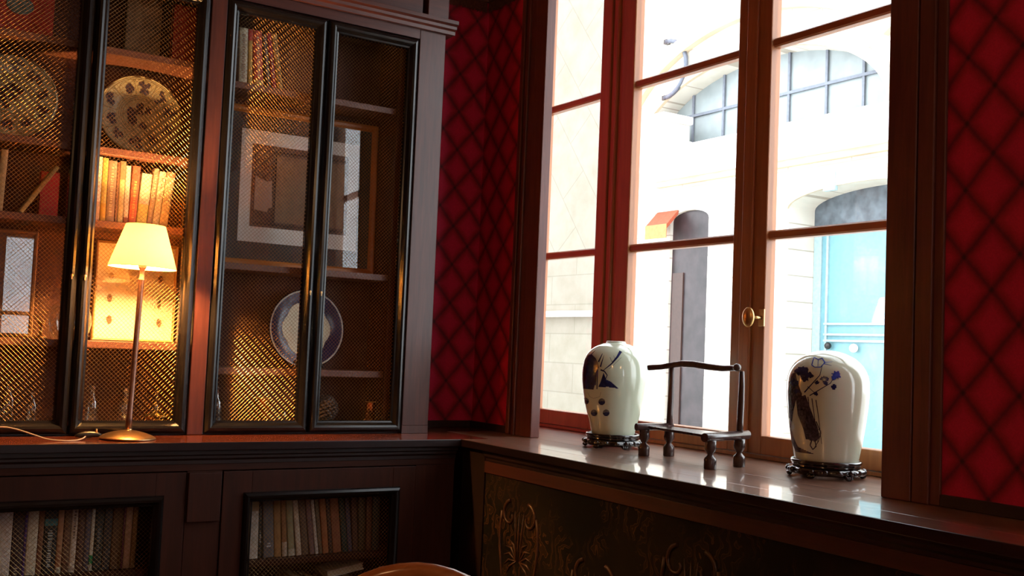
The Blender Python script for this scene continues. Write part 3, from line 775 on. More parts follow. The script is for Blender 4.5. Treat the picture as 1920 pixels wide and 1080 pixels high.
stroke(a,[(-0.011,1.213),(0.014,1.216)],.002,.001,g2); stroke(a,[(-0.011,1.209),(0.012,1.204)],.002,.001,g2)
strips(a,blob((.027,1.177),.014,31,.011,20,.35),lambda u,z:g2(u,z,.0014)); strips(a,blob((.020,1.167),.008,33,.007,16,.3),lambda u,z:g2(u,z,.0014))
lobj('blue_butterfly_and_bloom',a,cobalt_b,j2,'brighter cobalt blue butterfly and bloom')

# ------------------------------------------------------------------ miniature chair on the sill
ch=thing('miniature_chair',(2.49,2.74,.85),'small dark wooden chair-shaped display stand between the two jars','miniature chair')
FL,FR,BL,BR=Vector((2.452,2.927,0)),Vector((2.400,2.530,0)),Vector((2.548,2.902,0)),Vector((2.560,2.560,0))
legprof=[(.019,0),(.0215,.002),(.0215,.030),(.019,.036),(.011,.044),(.0095,.048),(.013,.053),(.019,.062),(.0205,.070),(.019,.080),(.019,.094)]
for p in (FL,FR,BL,BR):
    obj('leg',MB().lathe(legprof,(p.x,p.y,.8502),8,Matrix.Rotation(.5,3,'Z')),stool_w,ch)
def rail(a,b,e0,e1,z,r):
    d=(b-a).normalized(); A=a-d*e0; B=b+d*e1
    return MB().tube([(A.x,A.y,z),(A.x+d.x*.004,A.y+d.y*.004,z),(B.x,B.y,z+.004)],[r*.93,r,r],14)
obj('side_rail',rail(FL,BL,.035,.012,.953,.0135),stool_w,ch); obj('side_rail',rail(FR,BR,.035,.045,.953,.0155),stool_w,ch)
sb=MB()
q=[FL+Vector((.006,-.008,0)),FR+Vector((.008,.012,0)),BR+Vector((0,.012,0)),BL+Vector((.0,-.01,0))]
for z in (.949,.958): sb.v += [(v.x,v.y,z) for v in q]
sb.f += [(0,1,2,3),(4,5,6,7),(0,1,5,4),(1,2,6,5),(2,3,7,6),(3,0,4,7)]; sb.sm += [False]*6
obj('seat',sb,stool_w,ch,bev=.001)
for p in (BL,BR):
    obj('back_post',MB().tube([(p.x,p.y,.955),(p.x,p.y,1.0),(p.x+.002,p.y,1.06),(p.x+.003,p.y,1.12),(p.x+.002,p.y,1.172)],[.0120,.0110,.0112,.0098,.0088],14),stool_w,ch)
yk=[(2.492,2.970,1.166),(2.496,2.966,1.167),(2.525,2.930,1.172),(2.549,2.895,1.181),(2.552,2.85,1.187),(2.555,2.79,1.187),(2.558,2.72,1.181),(2.560,2.65,1.178),(2.560,2.595,1.181),(2.550,2.566,1.184),(2.532,2.552,1.184)]
obj('top_rail',MB().tube(yk,[.0085,.0105,.010,.011,.012,.0125,.012,.011,.010,.011,.0135],14),stool_w,ch)
obj('rail_end',MB().ball((2.530,2.551,1.184),.0135),stool_w,ch)

# ------------------------------------------------------------------ table lamp
lx,ly=.838,3.742
lamp=thing('table_lamp',(lx,ly,.85),'lit brass stick lamp with a cream cone shade on the counter','lamp',rot=(0,radians(1.3),0))
lobj('base',MB().lathe(smoothprof([(.088,.0005),(.093,.003),(.092,.007),(.078,.015),(.055,.023),(.03,.029),(.014,.031),(.0115,.036)],4),(0,0,0),56),brass_dull,lamp)
stemm=plain('bronze_stem',(.20,.10,.07),.38,.8,var=.2)
lobj('stem',MB().lathe([(.0105,.034),(.0105,.075),(.0095,.078),(.0095,.50),(.0095,.545),(.0105,.55),(.0105,.552),(.0085,.555),(.0085,.585),(.012,.59),(.014,.595),(.014,.622)],(0,0,0),24),stemm,lamp)
shm=bpy.data.materials.new('cream_shade_fabric'); shm.use_nodes=True; nt=shm.node_tree; nt.nodes.clear()
out=N(nt,'ShaderNodeOutputMaterial'); mx=N(nt,'ShaderNodeMixShader'); df=N(nt,'ShaderNodeBsdfDiffuse'); tr=N(nt,'ShaderNodeBsdfTranslucent')
wv=noise(nt,coords(nt,(1,1,1)),220,2)
L(nt,ramp(nt,wv,[(.3,(.84,.72,.50)),(.7,(.90,.78,.56))]),df.inputs[0]); tr.inputs[0].default_value=(.90,.74,.46,1); mx.inputs[0].default_value=.5
L(nt,df.outputs[0],mx.inputs[1]); L(nt,tr.outputs[0],mx.inputs[2]); L(nt,mx.outputs[0],out.inputs[0])
shd=MB().lathe([(.113,.592),(.1135,.5915),(.114,.5925),(.0665,.741),(.066,.7415),(.0655,.741),(.113,.592)],(0,0,0),72,cap=False)
lobj('lamp_shade',shd,shm,lamp)
rim=plain('shade_rim_tape',(.35,.18,.06),.7)
lobj('shade_rim',MB().tube([(.1138*cos(2*pi*k/64),.1138*sin(2*pi*k/64),.5925) for k in range(64)],.0012,6,True),rim,lamp)
em=bpy.data.materials.new('bulb_glow'); em.use_nodes=True; nt=em.node_tree; nt.nodes.clear()
out=N(nt,'ShaderNodeOutputMaterial'); e=N(nt,'ShaderNodeEmission'); e.inputs[0].default_value=(1,.50,.17,1); e.inputs[1].default_value=520*LAMP; L(nt,e.outputs[0],out.inputs[0])
lobj('bulb',MB().lathe(smoothprof([(.006,.622),(.012,.63),(.018,.65),(.018,.67),(.010,.688),(.001,.692)],3),(0,0,0),20),em,lamp)
# flex and switch
cordm=plain('cream_lamp_flex',(.45,.35,.24),.5)
cd=[(-.38,3.66,.853),(0.1,3.68,.853),(.32,3.71,.853),(.40,3.742,.883),(.437,3.745,.893),(.48,3.735,.888),(.53,3.72,.872),(.575,3.70,.857),(.62,3.685,.8525),(.66,3.69,.8525),(.685,3.71,.856),(.70,3.74,.860)]
cdm=[]
for i in range(len(cd)-1):
    p0,p1,p2,p3=[Vector(cd[max(0,min(len(cd)-1,j))]) for j in (i-1,i,i+1,i+2)]
    for k in range(6):
        t=k/6; cdm.append(.5*((2*p1)+(-p0+p2)*t+(2*p0-5*p1+4*p2-p3)*t*t+(-p0+3*p1-3*p2+p3)*t**3))
cdm.append(Vector(cd[-1]))
obj('flex',MB().tube(cdm,.0022,8),cordm,lamp)
swm=plain('black_switch_plastic',(.012,.012,.012),.35)
sw=MB().tube([(.672,3.765,.860),(.684,3.765,.862),(.70,3.765,.864),(.72,3.765,.865),(.742,3.762,.865),(.757,3.758,.862)],[.004,.008,.011,.0115,.009,.004],12)
obj('inline_switch',sw,swm,lamp)
obj('switch_button',MB().tube([(.737,3.76,.873),(.739,3.76,.884)],[.004,.003],8),brass,lamp)

# ------------------------------------------------------------------ plates
def plate(cx,cz,R,y,label,tilt=7,base=.0):
    t=thing('plate',(cx,y,cz),label,'plate','decorated plates shown upright in the bookcase',rot=(radians(90-tilt),0,0))
    # local: plate axis +z faces the room after the rotation
    prof=[(.001,.006),(.55*R,.006),(.64*R,.009),(.97*R,.017),(R,.018),(R*1.0,.015),(.64*R,.002),(.5*R,.0),(.001,.0)]
    return t,smoothprof(prof,2)
def hplate(r,R):
    pts=[(0,.006),(.55,.006),(.64,.009),(.97,.017),(1.0,.018)]
    q=r/R
    for (a,b),(c,d) in zip(pts,pts[1:]):
        if a<=q<=c: return b+(d-b)*(q-a)/(c-a)
    return .018
faience=plain('cream_faience',(.40,.37,.23),.25,var=.15,scale=30); manganese=plain('manganese_purple_glaze',(.05,.035,.055),.3,var=.5,scale=80); manline=plain('olive_line_glaze',(.16,.13,.06),.3,var=.3)
def medallion_plate(cx,cz,R,y,label,seed):
    t,P=plate(cx,cz,R,y,label); lobj('dish',MB().lathe(P,(0,0,0),72,cap=False),faience,t)
    fn=lambda u,v,o=.0006:(u,v,hplate(sqrt(u*u+v*v),R)+o)
    ln=MB(); bl=MB()
    def ring(c,r,wd):
        pts=[(c[0]+r*cos(2*pi*k/40),c[1]+r*sin(2*pi*k/40)) for k in range(41)]; stroke(ln,pts,wd,wd,fn,1)
    for rr in (.97,.93,.52,.47,.42): ring((0,0),rr*R,.0016)
    n=10
    for k in range(n):
        a=2*pi*k/n+.2; c=(.73*R*cos(a),.73*R*sin(a)); ring(c,.17*R,.0014)
        for j in range(5):
            rr=random.Random(seed*100+k*9+j); q=(c[0]+(rr.random()-.5)*.22*R,c[1]+(rr.random()-.5)*.22*R)
            strips(bl,blob(q,.05*R+.035*R*rr.random(),seed+k*7+j,None,12,.4),lambda u,v:fn(u,v,.0012),.0025,.01)
        a2=a+pi/n; stroke(ln,[(.55*R*cos(a2),.55*R*sin(a2)),(.9*R*cos(a2),.9*R*sin(a2))],.002,.002,fn,3)
        ring((.90*R*cos(a2),.90*R*sin(a2)),.03*R,.0015)
    for j in range(12):
        rr=random.Random(seed+j); a=rr.random()*6.28; q=.30*R*sqrt(rr.random())
        strips(bl,blob((q*cos(a),q*sin(a)),.05*R+.07*R*rr.random(),seed+j,None,12,.45),lambda u,v:fn(u,v,.0012),.0025,.01)
    lobj('drawn_rings',ln,manline,t); lobj('painted_motifs',bl,manganese,t)
    return t
medallion_plate(.880,2.036,.150,4.065,'round cream plate with purple medallions on the shelf above the lamplit books',3)
medallion_plate(.436,2.036,.150,4.065,'dimmer cream medallion plate at the left edge behind the first door',8)
navy=plain('navy_glaze',(.022,.018,.055),.18,var=.3); pwhite=plain('white_glaze',(.55,.54,.48),.2,var=.05)
# blue scalloped plate on an easel
t,P=plate(1.583,1.2615,.158,4.055,'navy plate with white rim and cream scalloped centre standing on a small easel',5)
R=.158
lobj('dish',MB().lathe(P,(0,0,0),72,cap=False),navy,t)
fn=lambda u,v,o=.0007:(u,v,hplate(sqrt(u*u+v*v),R)+o)
q=MB(); stroke(q,[(.982*R*cos(2*pi*k/60),.982*R*sin(2*pi*k/60)) for k in range(61)],.006,.006,fn,1); lobj('white_rim',q,pwhite,t)
q=MB(); sc=[]
for k in range(72):
    a=2*pi*k/72; sc.append(((.60+.06*abs(cos(3*a)))*R*cos(a),(.64+.07*abs(cos(3*a)))*R*sin(a)))
strips(q,sc,fn,.004,.02); lobj('scalloped_centre',q,cream,t)
es=thing('plate_easel',(1.583,4.05,1.099),'small black easel holding the navy plate','plate easel')
e_=MB()
for sx in (-1,1):
    e_.tube([(1.583+sx*.02,4.06,1.25),(1.583+sx*.045,4.045,1.14),(1.583+sx*.055,4.035,1.103)],.004,8)
    e_.tube([(1.583+sx*.045,4.045,1.14),(1.583+sx*.05,4.005,1.118),(1.583+sx*.05,4.0,1.128),(1.583+sx*.06,3.99,1.105)],[.004,.004,.004,.005],8)
e_.tube([(1.583-.05,4.03,1.112),(1.583+.05,4.03,1.112)],.0035,8); e_.tube([(1.583,4.065,1.25),(1.583,4.10,1.103)],.0035,8)
obj('easel_frame',e_,iron,es)

# ------------------------------------------------------------------ framed pictures
def framed(name,x0,x1,z0,z1,y,fw,m,label,cat='picture',group=None,tilt=2.0,yaw=0,fd=.016):
    cx=(x0+x1)/2; w_=x1-x0; h=z1-z0
    t=thing(name,(cx,y,z0+.0008),label,cat,group,rot=(radians(-tilt),0,radians(yaw)))
    fr=MB().frame(-w_/2,w_/2,0,h,[(0,.012),(0,0),(fw*.3,-.005),(fw*.7,-.003),(fw,.003),(fw,.012)],0)
    lobj('picture_frame',fr,m,t)
    lobj('glass',MB().box(-w_/2+fw*.9,w_/2-fw*.9,.003,.0045,fw*.9,h-fw*.9),picglass,t)
    lobj('backing',MB().box(-w_/2+.002,w_/2-.002,.0085,.0118,.002,h-.002),greymat,t)
    return t,w_,h
G_F='framed prints leaning in the bookcase'
t,w_,h=framed('framed_picture',1.195,1.884,1.501,2.152,4.075,.028,gilt,'large honey-framed picture with slate and white mounts behind two mesh doors',group=G_F)
lobj('slate_mount',MB().box(-w_/2+.02,w_/2-.02,.0072,.0084,.02,h-.02),greymat,t)
X=lambda x:x-(1.195+1.884)/2
Z=lambda z:z-1.502
lobj('white_mount',MB().box(X(1.287),X(1.80),.0062,.0071,Z(1.602),Z(2.060)),whitemat,t)
engr=plain('engraving_grey_brown',(.09,.065,.055),.8,var=.45,scale=45); tan_=plain('engraving_tan',(.22,.14,.085),.8,var=.15,scale=60); pale_=plain('engraving_pale',(.36,.29,.24),.8,var=.1)
lobj('print',MB().box(X(1.334),X(1.752),.0052,.0061,Z(1.665),Z(2.003)),engr,t)
lobj('print_panel',MB().box(X(1.437),X(1.735),.0046,.0051,Z(1.69),Z(1.965)),tan_,t)
pp=MB(); poly=[(X(1.346),Z(1.735)),(X(1.405),Z(1.728)),(X(1.408),Z(1.745)),(X(1.424),Z(1.748)),(X(1.42),Z(1.86)),(X(1.40),Z(1.853)),(X(1.375),Z(1.862)),(X(1.35),Z(1.872))]
pp.prism(poly,lambda u,v,a:(u,a,v),.0046,.0051); lobj('print_vignette',pp,pale_,t)
dk=MB().box(X(1.431),X(1.437),.0044,.0051,Z(1.69),Z(1.965)).box(X(1.345),X(1.349),.0044,.0051,Z(1.69),Z(1.985)).box(X(1.345),X(1.74),.0044,.0051,Z(1.975),Z(1.982)).box(X(1.345),X(1.74),.0044,.0051,Z(1.676),Z(1.681))
lobj('print_ruling',dk,plain('engraving_dark',(.03,.02,.02),.8),t)
# insect print behind the lamp
thinw=wood('thin_gold_frame',(.30,.15,.04),(.45,.25,.08),.35,'z')
t,w_,h=framed('framed_picture',.762,1.062,1.182,1.556,4.085,.009,thinw,'thin-framed cream print with six brown insects, lit by the lamp in front',group=G_F,tilt=1.2)
lobj('print',MB().box(-w_/2+.008,w_/2-.008,.0065,.008,.008,h-.008),cream,t)
ins=plain('insect_brown',(.16,.09,.045),.8,var=.5,scale=90); q=MB(); rr=random.Random(5)
for (ix,iz,sx,sz) in [(.822,1.425,.009,.014),(.820,1.343,.009,.017),(.823,1.262,.010,.016),(1.002,1.425,.010,.015),(1.002,1.333,.007,.022),(1.005,1.258,.010,.016)]:
    cx_=ix-.912; cz_=iz-1.183
    poly=blob((cx_,cz_),sx,int(ix*1000),sz,16,.15); q.prism(poly,lambda u,v,a:(u,a,v),.0058,.0064)
    for s_ in (-1,1):
        for k in (-1,0,1): q.box(cx_+min(0,s_)*sx*1.9,cx_+max(0,s_)*sx*1.9,.0060,.0064,cz_+k*sz*.55-.0006,cz_+k*sz*.55+.0006)
lobj('insects',q,ins,t)
# picture at the left edge, its glass mirroring a window
t,w_,h=framed('framed_picture',.262,.562,1.182,1.566,4.085,.014,wood('limed_frame',(.25,.13,.07),(.36,.2,.11),.4,'z'),'pale picture behind the first door whose glass mirrors a window',group=G_F,tilt=1.2)
lobj('print',MB().box(-w_/2+.013,w_/2-.013,.0065,.008,.013,h-.013),plain('faded_mauve_print',(.20,.14,.13),.8,var=.1),t)

# ------------------------------------------------------------------ glassware and small things on the bottom boards
def bottle(x,y,z,h,r,label,prof=None,cat='bottle',name='glass_bottle'):
    P=prof or [(r*.6,0),(r*.95,.001),(r,.004),(r,.55*h),(r*.9,.62*h),(r*.42,.72*h),(r*.38,.93*h),(r*.46,.94*h),(r*.46,h),(r*.36,h),(r*.30,.74*h),(r*.8,.6*h),(r*.88,.55*h),(r*.88,.012),(.0005,.01)]
    o=obj(name,MB().lathe(P,(x,y,z+.0005),32,cap=True),bottle_m); return tag(o,label,cat,'small glassware at the foot of the bookcase')
ZBt=.882
bottle(.493,4.03,ZBt,.145,.022,'taller clear bottle at the foot of the first door, left of the shorter one')
bottle(.571,4.03,ZBt,.110,.018,'shorter clear bottle at the foot of the first door')
bottle(.768,4.02,ZBt,.135,.024,'clear bottle at the left foot of the second door')
bottle(.885,4.02,ZBt,.13,.026,'clear bottle hidden half behind the lamp stem')
bottle(1.000,4.03,ZBt,.125,.022,'clear bottle right of the lamp stem behind the second door')
bottle(1.222,4.02,ZBt,.14,.026,'tall clear bottle catching daylight at the left foot of the third door')
dish=plain('yellow_brass_dish',(.65,.45,.12),.25,1)
o=obj('small_dish',MB().lathe([(.02,0),(.05,.018),(.062,.036),(.060,.037),(.048,.020),(.018,.004)],(1.002,3.962,ZBt+.0005),40),dish); tag(o,'shallow golden dish at the right foot of the second door','dish')
def tumbler(x,y,h,r,m,label):
    t=thing('metal_tumbler',(x,y,ZBt+.0005),label,'tumbler')
    lobj('cup',MB().lathe([(.0005,0),(r*.92,0),(r,.003),(r,h*.98),(r*1.02,h),(r*.93,h),(r*.92,.006),(.0005,.005)],(0,0,0),40,cap=False),m,t)
    lobj('rim',MB().tube([(r*cos(2*pi*k/32),r*sin(2*pi*k/32),h) for k in range(32)],.0015,6,True),brass,t); return t
tumbler(1.405,4.02,.098,.034,plain('amber_lustre_metal',(.72,.33,.08),.25,1),'wide amber gold tumbler at the foot of the third door')
tumbler(1.860,3.99,.088,.021,copper,'slim copper tumbler at the right foot of the fourth door')
rd=obj('glass_votive',MB().lathe([(.014,0),(.02,.02),(.022,.05),(.020,.05),(.017,.02),(.002,.006)],(1.50,4.05,ZBt+.0005),24),bottle_m); tag(rd,'tiny clear votive glass right of the wide amber tumbler','glass')
pc=MB(); rr=random.Random(2)
for i in range(120):
    t_=i/119; z=.008+.095*t_; R_=.046*sin(pi*(.12+.80*t_))**.7; a=i*2.39996
    pc.ball((1.672+R_*cos(a),4.02+R_*sin(a),ZBt+.0065+z),.0105,(1,1,.55),8,5,Matrix.Rotation(a,3,'Z')@Matrix.Rotation(.5,3,'Y'))
pc.tube([(1.672,4.02,ZBt+.001),(1.672,4.02,ZBt+.1)],.030,12)
o=obj('pine_cone',pc,plain('pine_cone_scales',(.05,.03,.02),.6,var=.6,scale=80)); tag(o,'large dark pine cone at the left foot of the fourth door','pine cone')
# jar with domed top on the shelf beside the insect print
gj=MB().lathe(smoothprof([(.03,0),(.055,.004),(.072,.04),(.075,.075),(.062,.115),(.035,.135),(.022,.14),(.02,.15),(.03,.152)],4),(.672,4.02,1.1825),40,cap=False)
o=obj('glass_jar',gj,bottle_m); tag(o,'round clear glass jar between the window-mirroring picture and the insect print','jar')
o=obj('candle_holder',MB().lathe([(.022,0),(.024,.003),(.006,.01),(.005,.045),(.012,.05),(.013,.06),(.002,.055)],(.575,3.98,1.1825),24),brass); tag(o,'little brass candle holder beside the round glass jar','candle holder')
o=obj('brass_trinket',MB().ball((.905,4.02,1.8885),.008,(2.4,1,1)).ball((.920,4.02,1.896),.008),brass); tag(o,'tiny brass trinket on the shelf edge below the cream plate','trinket')

# ------------------------------------------------------------------ bentwood chair in the foreground
cw=wood('honey_bentwood',(.30,.09,.02),(.48,.16,.04),.25,'x',1,.4)
hx,hy=.735,1.385; fd=Vector((.48,.877,0)); rt=Vector((.877,-.48,0))
cc=thing('bentwood_chair',(hx,hy,0),'honey brown bentwood chair, only its rounded back showing at the bottom edge','chair')
def P3(u,d,z): p=Vector((hx,hy,0))+rt*u+fd*d; return (p.x,p.y,z)
hoop=[]
for k in range(25):
    a=pi*k/24; hoop.append(P3(.19*cos(a),-.03+.03*(1-sin(a)),.66+.224*sin(a)))
obj('back_hoop',MB().tube([P3(.19,.0,.02),P3(.185,.02,.45)]+hoop+[P3(-.185,.02,.45),P3(-.19,.0,.02)],.0135,12),cw,cc)
ih=[P3(.12*cos(pi*k/20),-.02+.03*(1-sin(pi*k/20)),.60+.20*sin(pi*k/20)) for k in range(21)]
obj('inner_hoop',MB().tube([P3(.12,.035,.455)]+ih+[P3(-.12,.035,.455)],.009,10),cw,cc)
obj('seat',MB().lathe([(.001,.445),(.19,.445),(.205,.452),(.205,.465),(.195,.472),(.001,.468)],P3(0,.20,0),48),cw,cc)
for u in (-.15,.15): obj('leg',MB().tube([P3(u,.33,.45),P3(u*1.15,.36,.2),P3(u*1.25,.38,.001)],[.016,.014,.012],12),cw,cc)
obj('leg_ring',MB().tube([P3(.165*cos(2*pi*k/32),.19+.165*sin(2*pi*k/32),.25) for k in range(32)],.008,8,True),cw,cc)

# ------------------------------------------------------------------ room lamps (behind the viewer)
gl=bpy.data.materials.new('globe_glow'); gl.use_nodes=True; nt=gl.node_tree; nt.nodes.clear()
out=N(nt,'ShaderNodeOutputMaterial'); e=N(nt,'ShaderNodeEmission'); e.inputs[0].default_value=(1,.55,.24,1); e.inputs[1].default_value=17; L(nt,e.outputs[0],out.inputs[0])
for i,(px,py,lb) in enumerate([(-.9,.2,'warm globe pendant lamp hanging over the left of the room'),(.9,-1.5,'warm globe pendant lamp hanging near the far window of the room')]):
    t=thing('pendant_lamp',(px,py,2.45),lb,'lamp','globe pendants hanging in the room')
    obj('globe',MB().ball((px,py,2.45),.14,nu=32,nv=20),gl,t); obj('rod',MB().tube([(px,py,2.59),(px,py,ZC-.001)],.006,8),brass_dull,t)

# ------------------------------------------------------------------ outside: street, buildings
def stone(name,c1,c2,rot=0,bs=.45,bh=.3,mortar=(.55,.5,.42)):
    m,nt,b=mat(name); t=N(nt,'ShaderNodeTexCoord'); sp=N(nt,'ShaderNodeSeparateXYZ'); L(nt,t.outputs['Object'],sp.inputs[0])
    cb=N(nt,'ShaderNodeCombineXYZ'); L(nt,sp.outputs['Y'],cb.inputs[0]); L(nt,sp.outputs['Z'],cb.inputs[1])
    mp=N(nt,'ShaderNodeMapping'); L(nt,cb.outputs[0],mp.inputs[0]); mp.inputs['Rotation'].default_value=(0,0,rot)
    br=N(nt,'ShaderNodeTexBrick'); L(nt,mp.outputs[0],br.inputs[0]); br.inputs['Color1'].default_value=(*c1,1); br.inputs['Color2'].default_value=(*c2,1); br.inputs['Mortar'].default_value=(*mortar,1)
    br.inputs['Scale'].default_value=1; br.inputs['Mortar Size'].default_value=.008; br.inputs['Brick Width'].default_value=bs*2; br.inputs['Row Height'].default_value=bh
    nz=noise(nt,t.outputs['Object'],3,5,.6); mx=N(nt,'ShaderNodeMix',data_type='RGBA',blend_type='MULTIPLY'); mx.inputs['Factor'].default_value=1
    L(nt,br.outputs[0],mx.inputs['A']); L(nt,ramp(nt,nz,[(.3,(.86,.84,.80)),(.6,(1,1,1))]),mx.inputs['B']); L(nt,mx.outputs['Result'],b.inputs['Base Color']); b.inputs['Roughness'].default_value=.9
    return m
st1=stone('pale_limestone',(.66,.63,.56),(.63,.60,.53),mortar=(.40,.36,.30)); st2=stone('cream_limestone',(.235,.22,.175),(.225,.205,.165),0,.6,.42,(.18,.165,.13)); st3=stone('cream_voussoirs',(.235,.22,.175),(.225,.205,.165),radians(-52),.55,.6,(.18,.165,.13))
mould=plain('limestone_moulding',(.50,.42,.30),.9,var=.12,scale=3); white_s=plain('white_limestone',(.80,.78,.72),.9,var=.04,scale=3)
FX=9.0
fb_=thing('opposite_building',(9.5,8.8,-.2),'pale stone building across the lane with a lunette window and arched blue door','building')
# façade polygon pieces around the openings
NA=32
ac,aa,ab=9.0,2.03,.98
def ell(c,a,b,z0,t0,t1,n): return [(c+a*cos(t0+(t1-t0)*k/n), z0+b*sin(t0+(t1-t0)*k/n)) for k in range(n+1)]
fc=MB(); F=lambda u,v,a:(a,u,v)
TOP=7.6; TH=.45
def wallbox(y0,y1,z0,z1): fc.box(FX,FX+TH,y0,y1,z0,z1)
wallbox(3.0,ac-aa,3.94,TOP); wallbox(ac+aa,11.2,3.94,TOP)
arc=ell(ac,aa,ab,3.94,0,pi,NA)
for (y1,z1),(y0,z0) in zip(arc,arc[1:]):
    fc.prism([(y0,z0),(y1,z1),(y1,TOP),(y0,TOP)],F,FX,FX+TH)
wallbox(3.0,11.2,3.30,3.94)
# door arch
dc,da,dz,dh=7.30,1.02,2.98,.20
wallbox(3.0,dc-da,-.2,3.30); wallbox(dc+da,9.64,-.2,3.30)
darc=ell(dc,da,dh,dz,0,pi,20)
for (y1,z1),(y0,z0) in zip(darc,darc[1:]): fc.prism([(y0,z0),(y1,z1),(y1,3.30),(y0,3.30)],F,FX,FX+TH)
wallbox(10.36,11.2,-.2,3.30)
d2=ell(10.0,.36,.12,2.98,0,pi,12)
for (y1,z1),(y0,z0) in zip(d2,d2[1:]): fc.prism([(y0,z0),(y1,z1),(y1,3.30),(y0,3.30)],F,FX,FX+TH)
obj('facade',fc,st1,fb_)
# mouldings
hm=MB(); A=ell(9.0,2.50,1.62,3.94,.0,pi*.83,40); B=ell(9.0,2.32,1.42,3.94,.0,pi*.83,40)
for i in range(40): hm.prism([A[i],A[i+1],B[i+1],B[i]],F,FX-.10,FX-.001)
obj('hood_mould',hm,mould,fb_)
hm=MB(); A=ell(ac,aa+.14,ab+.14,3.94,.0,pi,40); B=ell(ac,aa,ab,3.94,.0,pi,40)
for i in range(40): hm.prism([A[i],A[i+1],B[i+1],B[i]],F,FX-.05,FX-.001)
obj('arch_moulding',hm,mould,fb_)
obj('string_course',MB().box(FX-.16,FX-.001,3.0,10.6,3.52,3.93),white_s,fb_,bev=.02)
obj('string_course_bead',MB().box(FX-.07,FX-.001,3.0,10.6,3.44,3.519),mould,fb_)
lun=plain('lunette_glass_grey',(.25,.29,.30),.35,var=.15,scale=4); lead=plain('lead_bars',(.15,.17,.21),.6)
lg=MB(); pts=ell(ac,aa+.02,ab+.02,3.93,0,pi,NA); lg.prism(pts,F,FX+.30,FX+.32); lw=obj('lunette_window',lg,lun,fb_)
bars=MB()
for y in (7.54,8.06,8.63,9.17,9.73,10.3):
    hh=ab*sqrt(max(0,1-((y-ac)/aa)**2)); bars.box(FX+.27,FX+.29,y-.016,y+.016,3.94,3.94+hh)
bars.box(FX+.265,FX+.288,ac-aa*.87,ac+aa*.87,4.395,4.43)
obj('glazing_bar',bars,lead,lw)
blue=plain('sky_blue_door_paint',(.14,.31,.355),.5,var=.06); blue2=plain('pale_door_moulding',(.30,.42,.45),.5); bluegrey=plain('slate_transom',(.085,.105,.125),.5,var=.4,scale=8)
dm=MB().box(FX+.44,FX+.48,dc-.99,dc+.99,-.2,2.72); dr=obj('door',dm,blue,fb_,'sky blue panelled door')
tp=ell(dc,da+.02,dh,dz,0,pi,20)+[(dc-da,2.72),(dc+da,2.72)]; obj('transom',MB().prism(tp,F,FX+.43,FX+.45),bluegrey,fb_)
q=MB()
for z in (1.47,1.54,1.66): q.box(FX+.41,FX+.44,dc-.95,dc+.84,z-.012,z+.012)
q.box(FX+.42,FX+.44,8.10,8.13,-.1,2.7).box(FX+.42,FX+.44,8.20,8.31,-.2,2.72)
obj('door_moulding',q,blue2,dr)
q=MB().ball((FX+.38,8.04,1.41),.040); obj('door_knob',q,iron,dr,'black door knob'); q=MB().ball((FX+.38,7.68,1.39),.048); obj('door_knob',q,white_s,dr,'white door knob')
obj('threshold',MB().box(FX-.3,FX+.43,6.2,8.4,-.2,.30),white_s,fb_)
vm=MB(); A=ell(dc,da+.02,dh+.16,dz-.02,0,pi,20); B=ell(dc,da,dh,dz-.02,0,pi,20)
for i in range(20): vm.prism([A[i],A[i+1],B[i+1],B[i]],F,FX-.03,FX-.001)
obj('door_arch_stones',vm,mould,fb_)
obj('house_plaque',MB().box(FX-.05,FX-.002,7.63,7.79,3.10,3.30),plain('blue_enamel_plaque',(.35,.52,.60),.3),fb_)
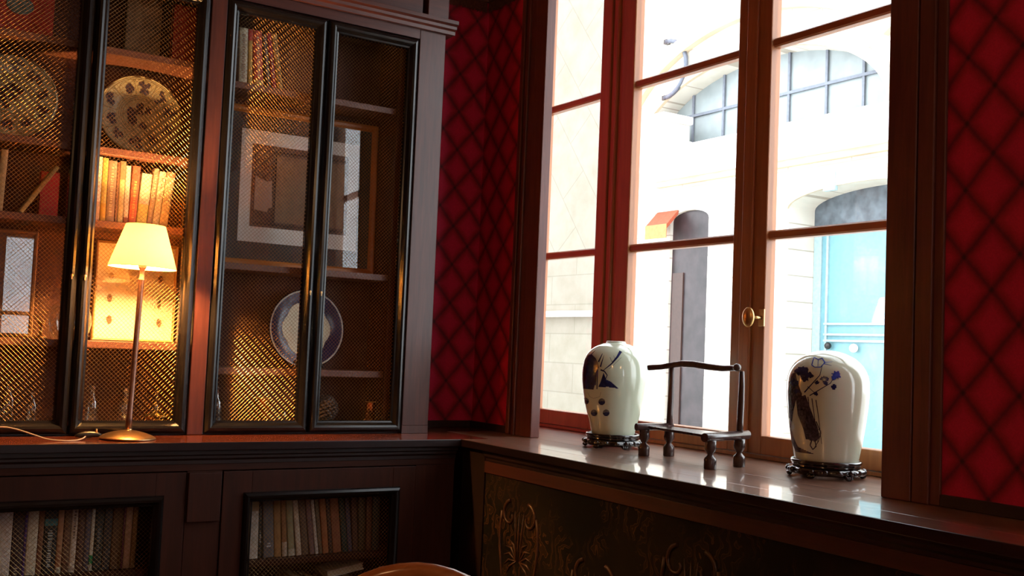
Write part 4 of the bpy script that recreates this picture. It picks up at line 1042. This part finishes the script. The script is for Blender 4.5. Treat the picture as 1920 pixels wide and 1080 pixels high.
# left doorway
dkw=plain('dark_street_door',(.022,.015,.017),.4,var=.5,scale=6)
dd_=obj('side_door',MB().box(FX+.05,FX+.09,9.64,10.38,-.2,3.12),dkw,fb_,'dark wooden side door')
obj('door_reflection',MB().box(FX+.03,FX+.05,10.12,10.32,.3,2.3),plain('brown_door_reflection',(.045,.022,.016),.5),dd_)  # brown reflection on the dark door, modelled as a coloured strip
aw=thing('shop_awning',(8.85,10.35,2.8),'small red and orange awning over the dark side door across the lane','awning')
q=MB(); q.prism([(8.80,2.86),(8.80,2.92),(8.99,3.12),(8.99,3.06)],lambda u,v,a:(u,a,v),10.20,10.62); obj('canopy',q,plain('red_orange_canvas',(.34,.07,.03),.8),aw)
obj('valance',MB().box(8.79,8.80,10.20,10.62,2.74,2.92),plain('orange_canvas',(.42,.20,.07),.8),aw)
# balcony and bracket
bl_=thing('stone_balcony',(8.75,10.6,3.8),'pale stone balcony ledge left of the lunette window','balcony')
q=MB().box(8.5,8.999,9.98,11.19,4.20,4.30).box(8.56,8.999,10.04,11.1,3.98,4.20).box(8.50,8.999,9.98,11.19,3.90,3.98).box(8.62,8.999,10.1,11.1,3.60,3.90); obj('ledge',q,white_s,bl_,bev=.01)
lb_=thing('wall_bracket',(8.8,10.6,4.7),'grey curved iron pipe bracket beside the lunette window','bracket')
q=MB().tube([(8.95,10.50-.40*cos(a_),5.02+.38*sin(a_)) for a_ in [pi*.5-pi*k/14 for k in range(15)]],.03,10); obj('curved_pipe',q,plain('zinc_pipe',(.10,.115,.15),.4,.3),lb_)
obj('wall_tie',MB().box(8.93,8.999,10.48,10.54,4.61,4.67).box(8.93,8.999,10.48,10.54,5.37,5.43),iron,lb_)
# neighbouring gable with a round top
nb=thing('neighbouring_building',(9.5,12.6,-.2),'cream stone building with a rounded gable seen through the left casement','building')
gp=MB(); top=ell(12.75,1.55,1.0,5.50,0,pi,28)
gp.prism(top,F,FX-.3,FX+.3); obj('gable',gp,st3,nb)
obj('wall',MB().box(FX-.3,FX+.3,11.2,14.3,2.6,5.50),st3,nb)
obj('lower_wall',MB().box(FX-.3,FX+.3,11.2,14.3,-.2,2.6),st2,nb)
obj('ground_ledge',MB().box(FX-.42,FX-.3,11.2,14.3,1.72,1.80),white_s,nb)
struct('ground',MB().box(2.95,40,-20,40,-.3,-.2),plain('pale_paving',(.55,.53,.50),.9,var=.1,scale=2))
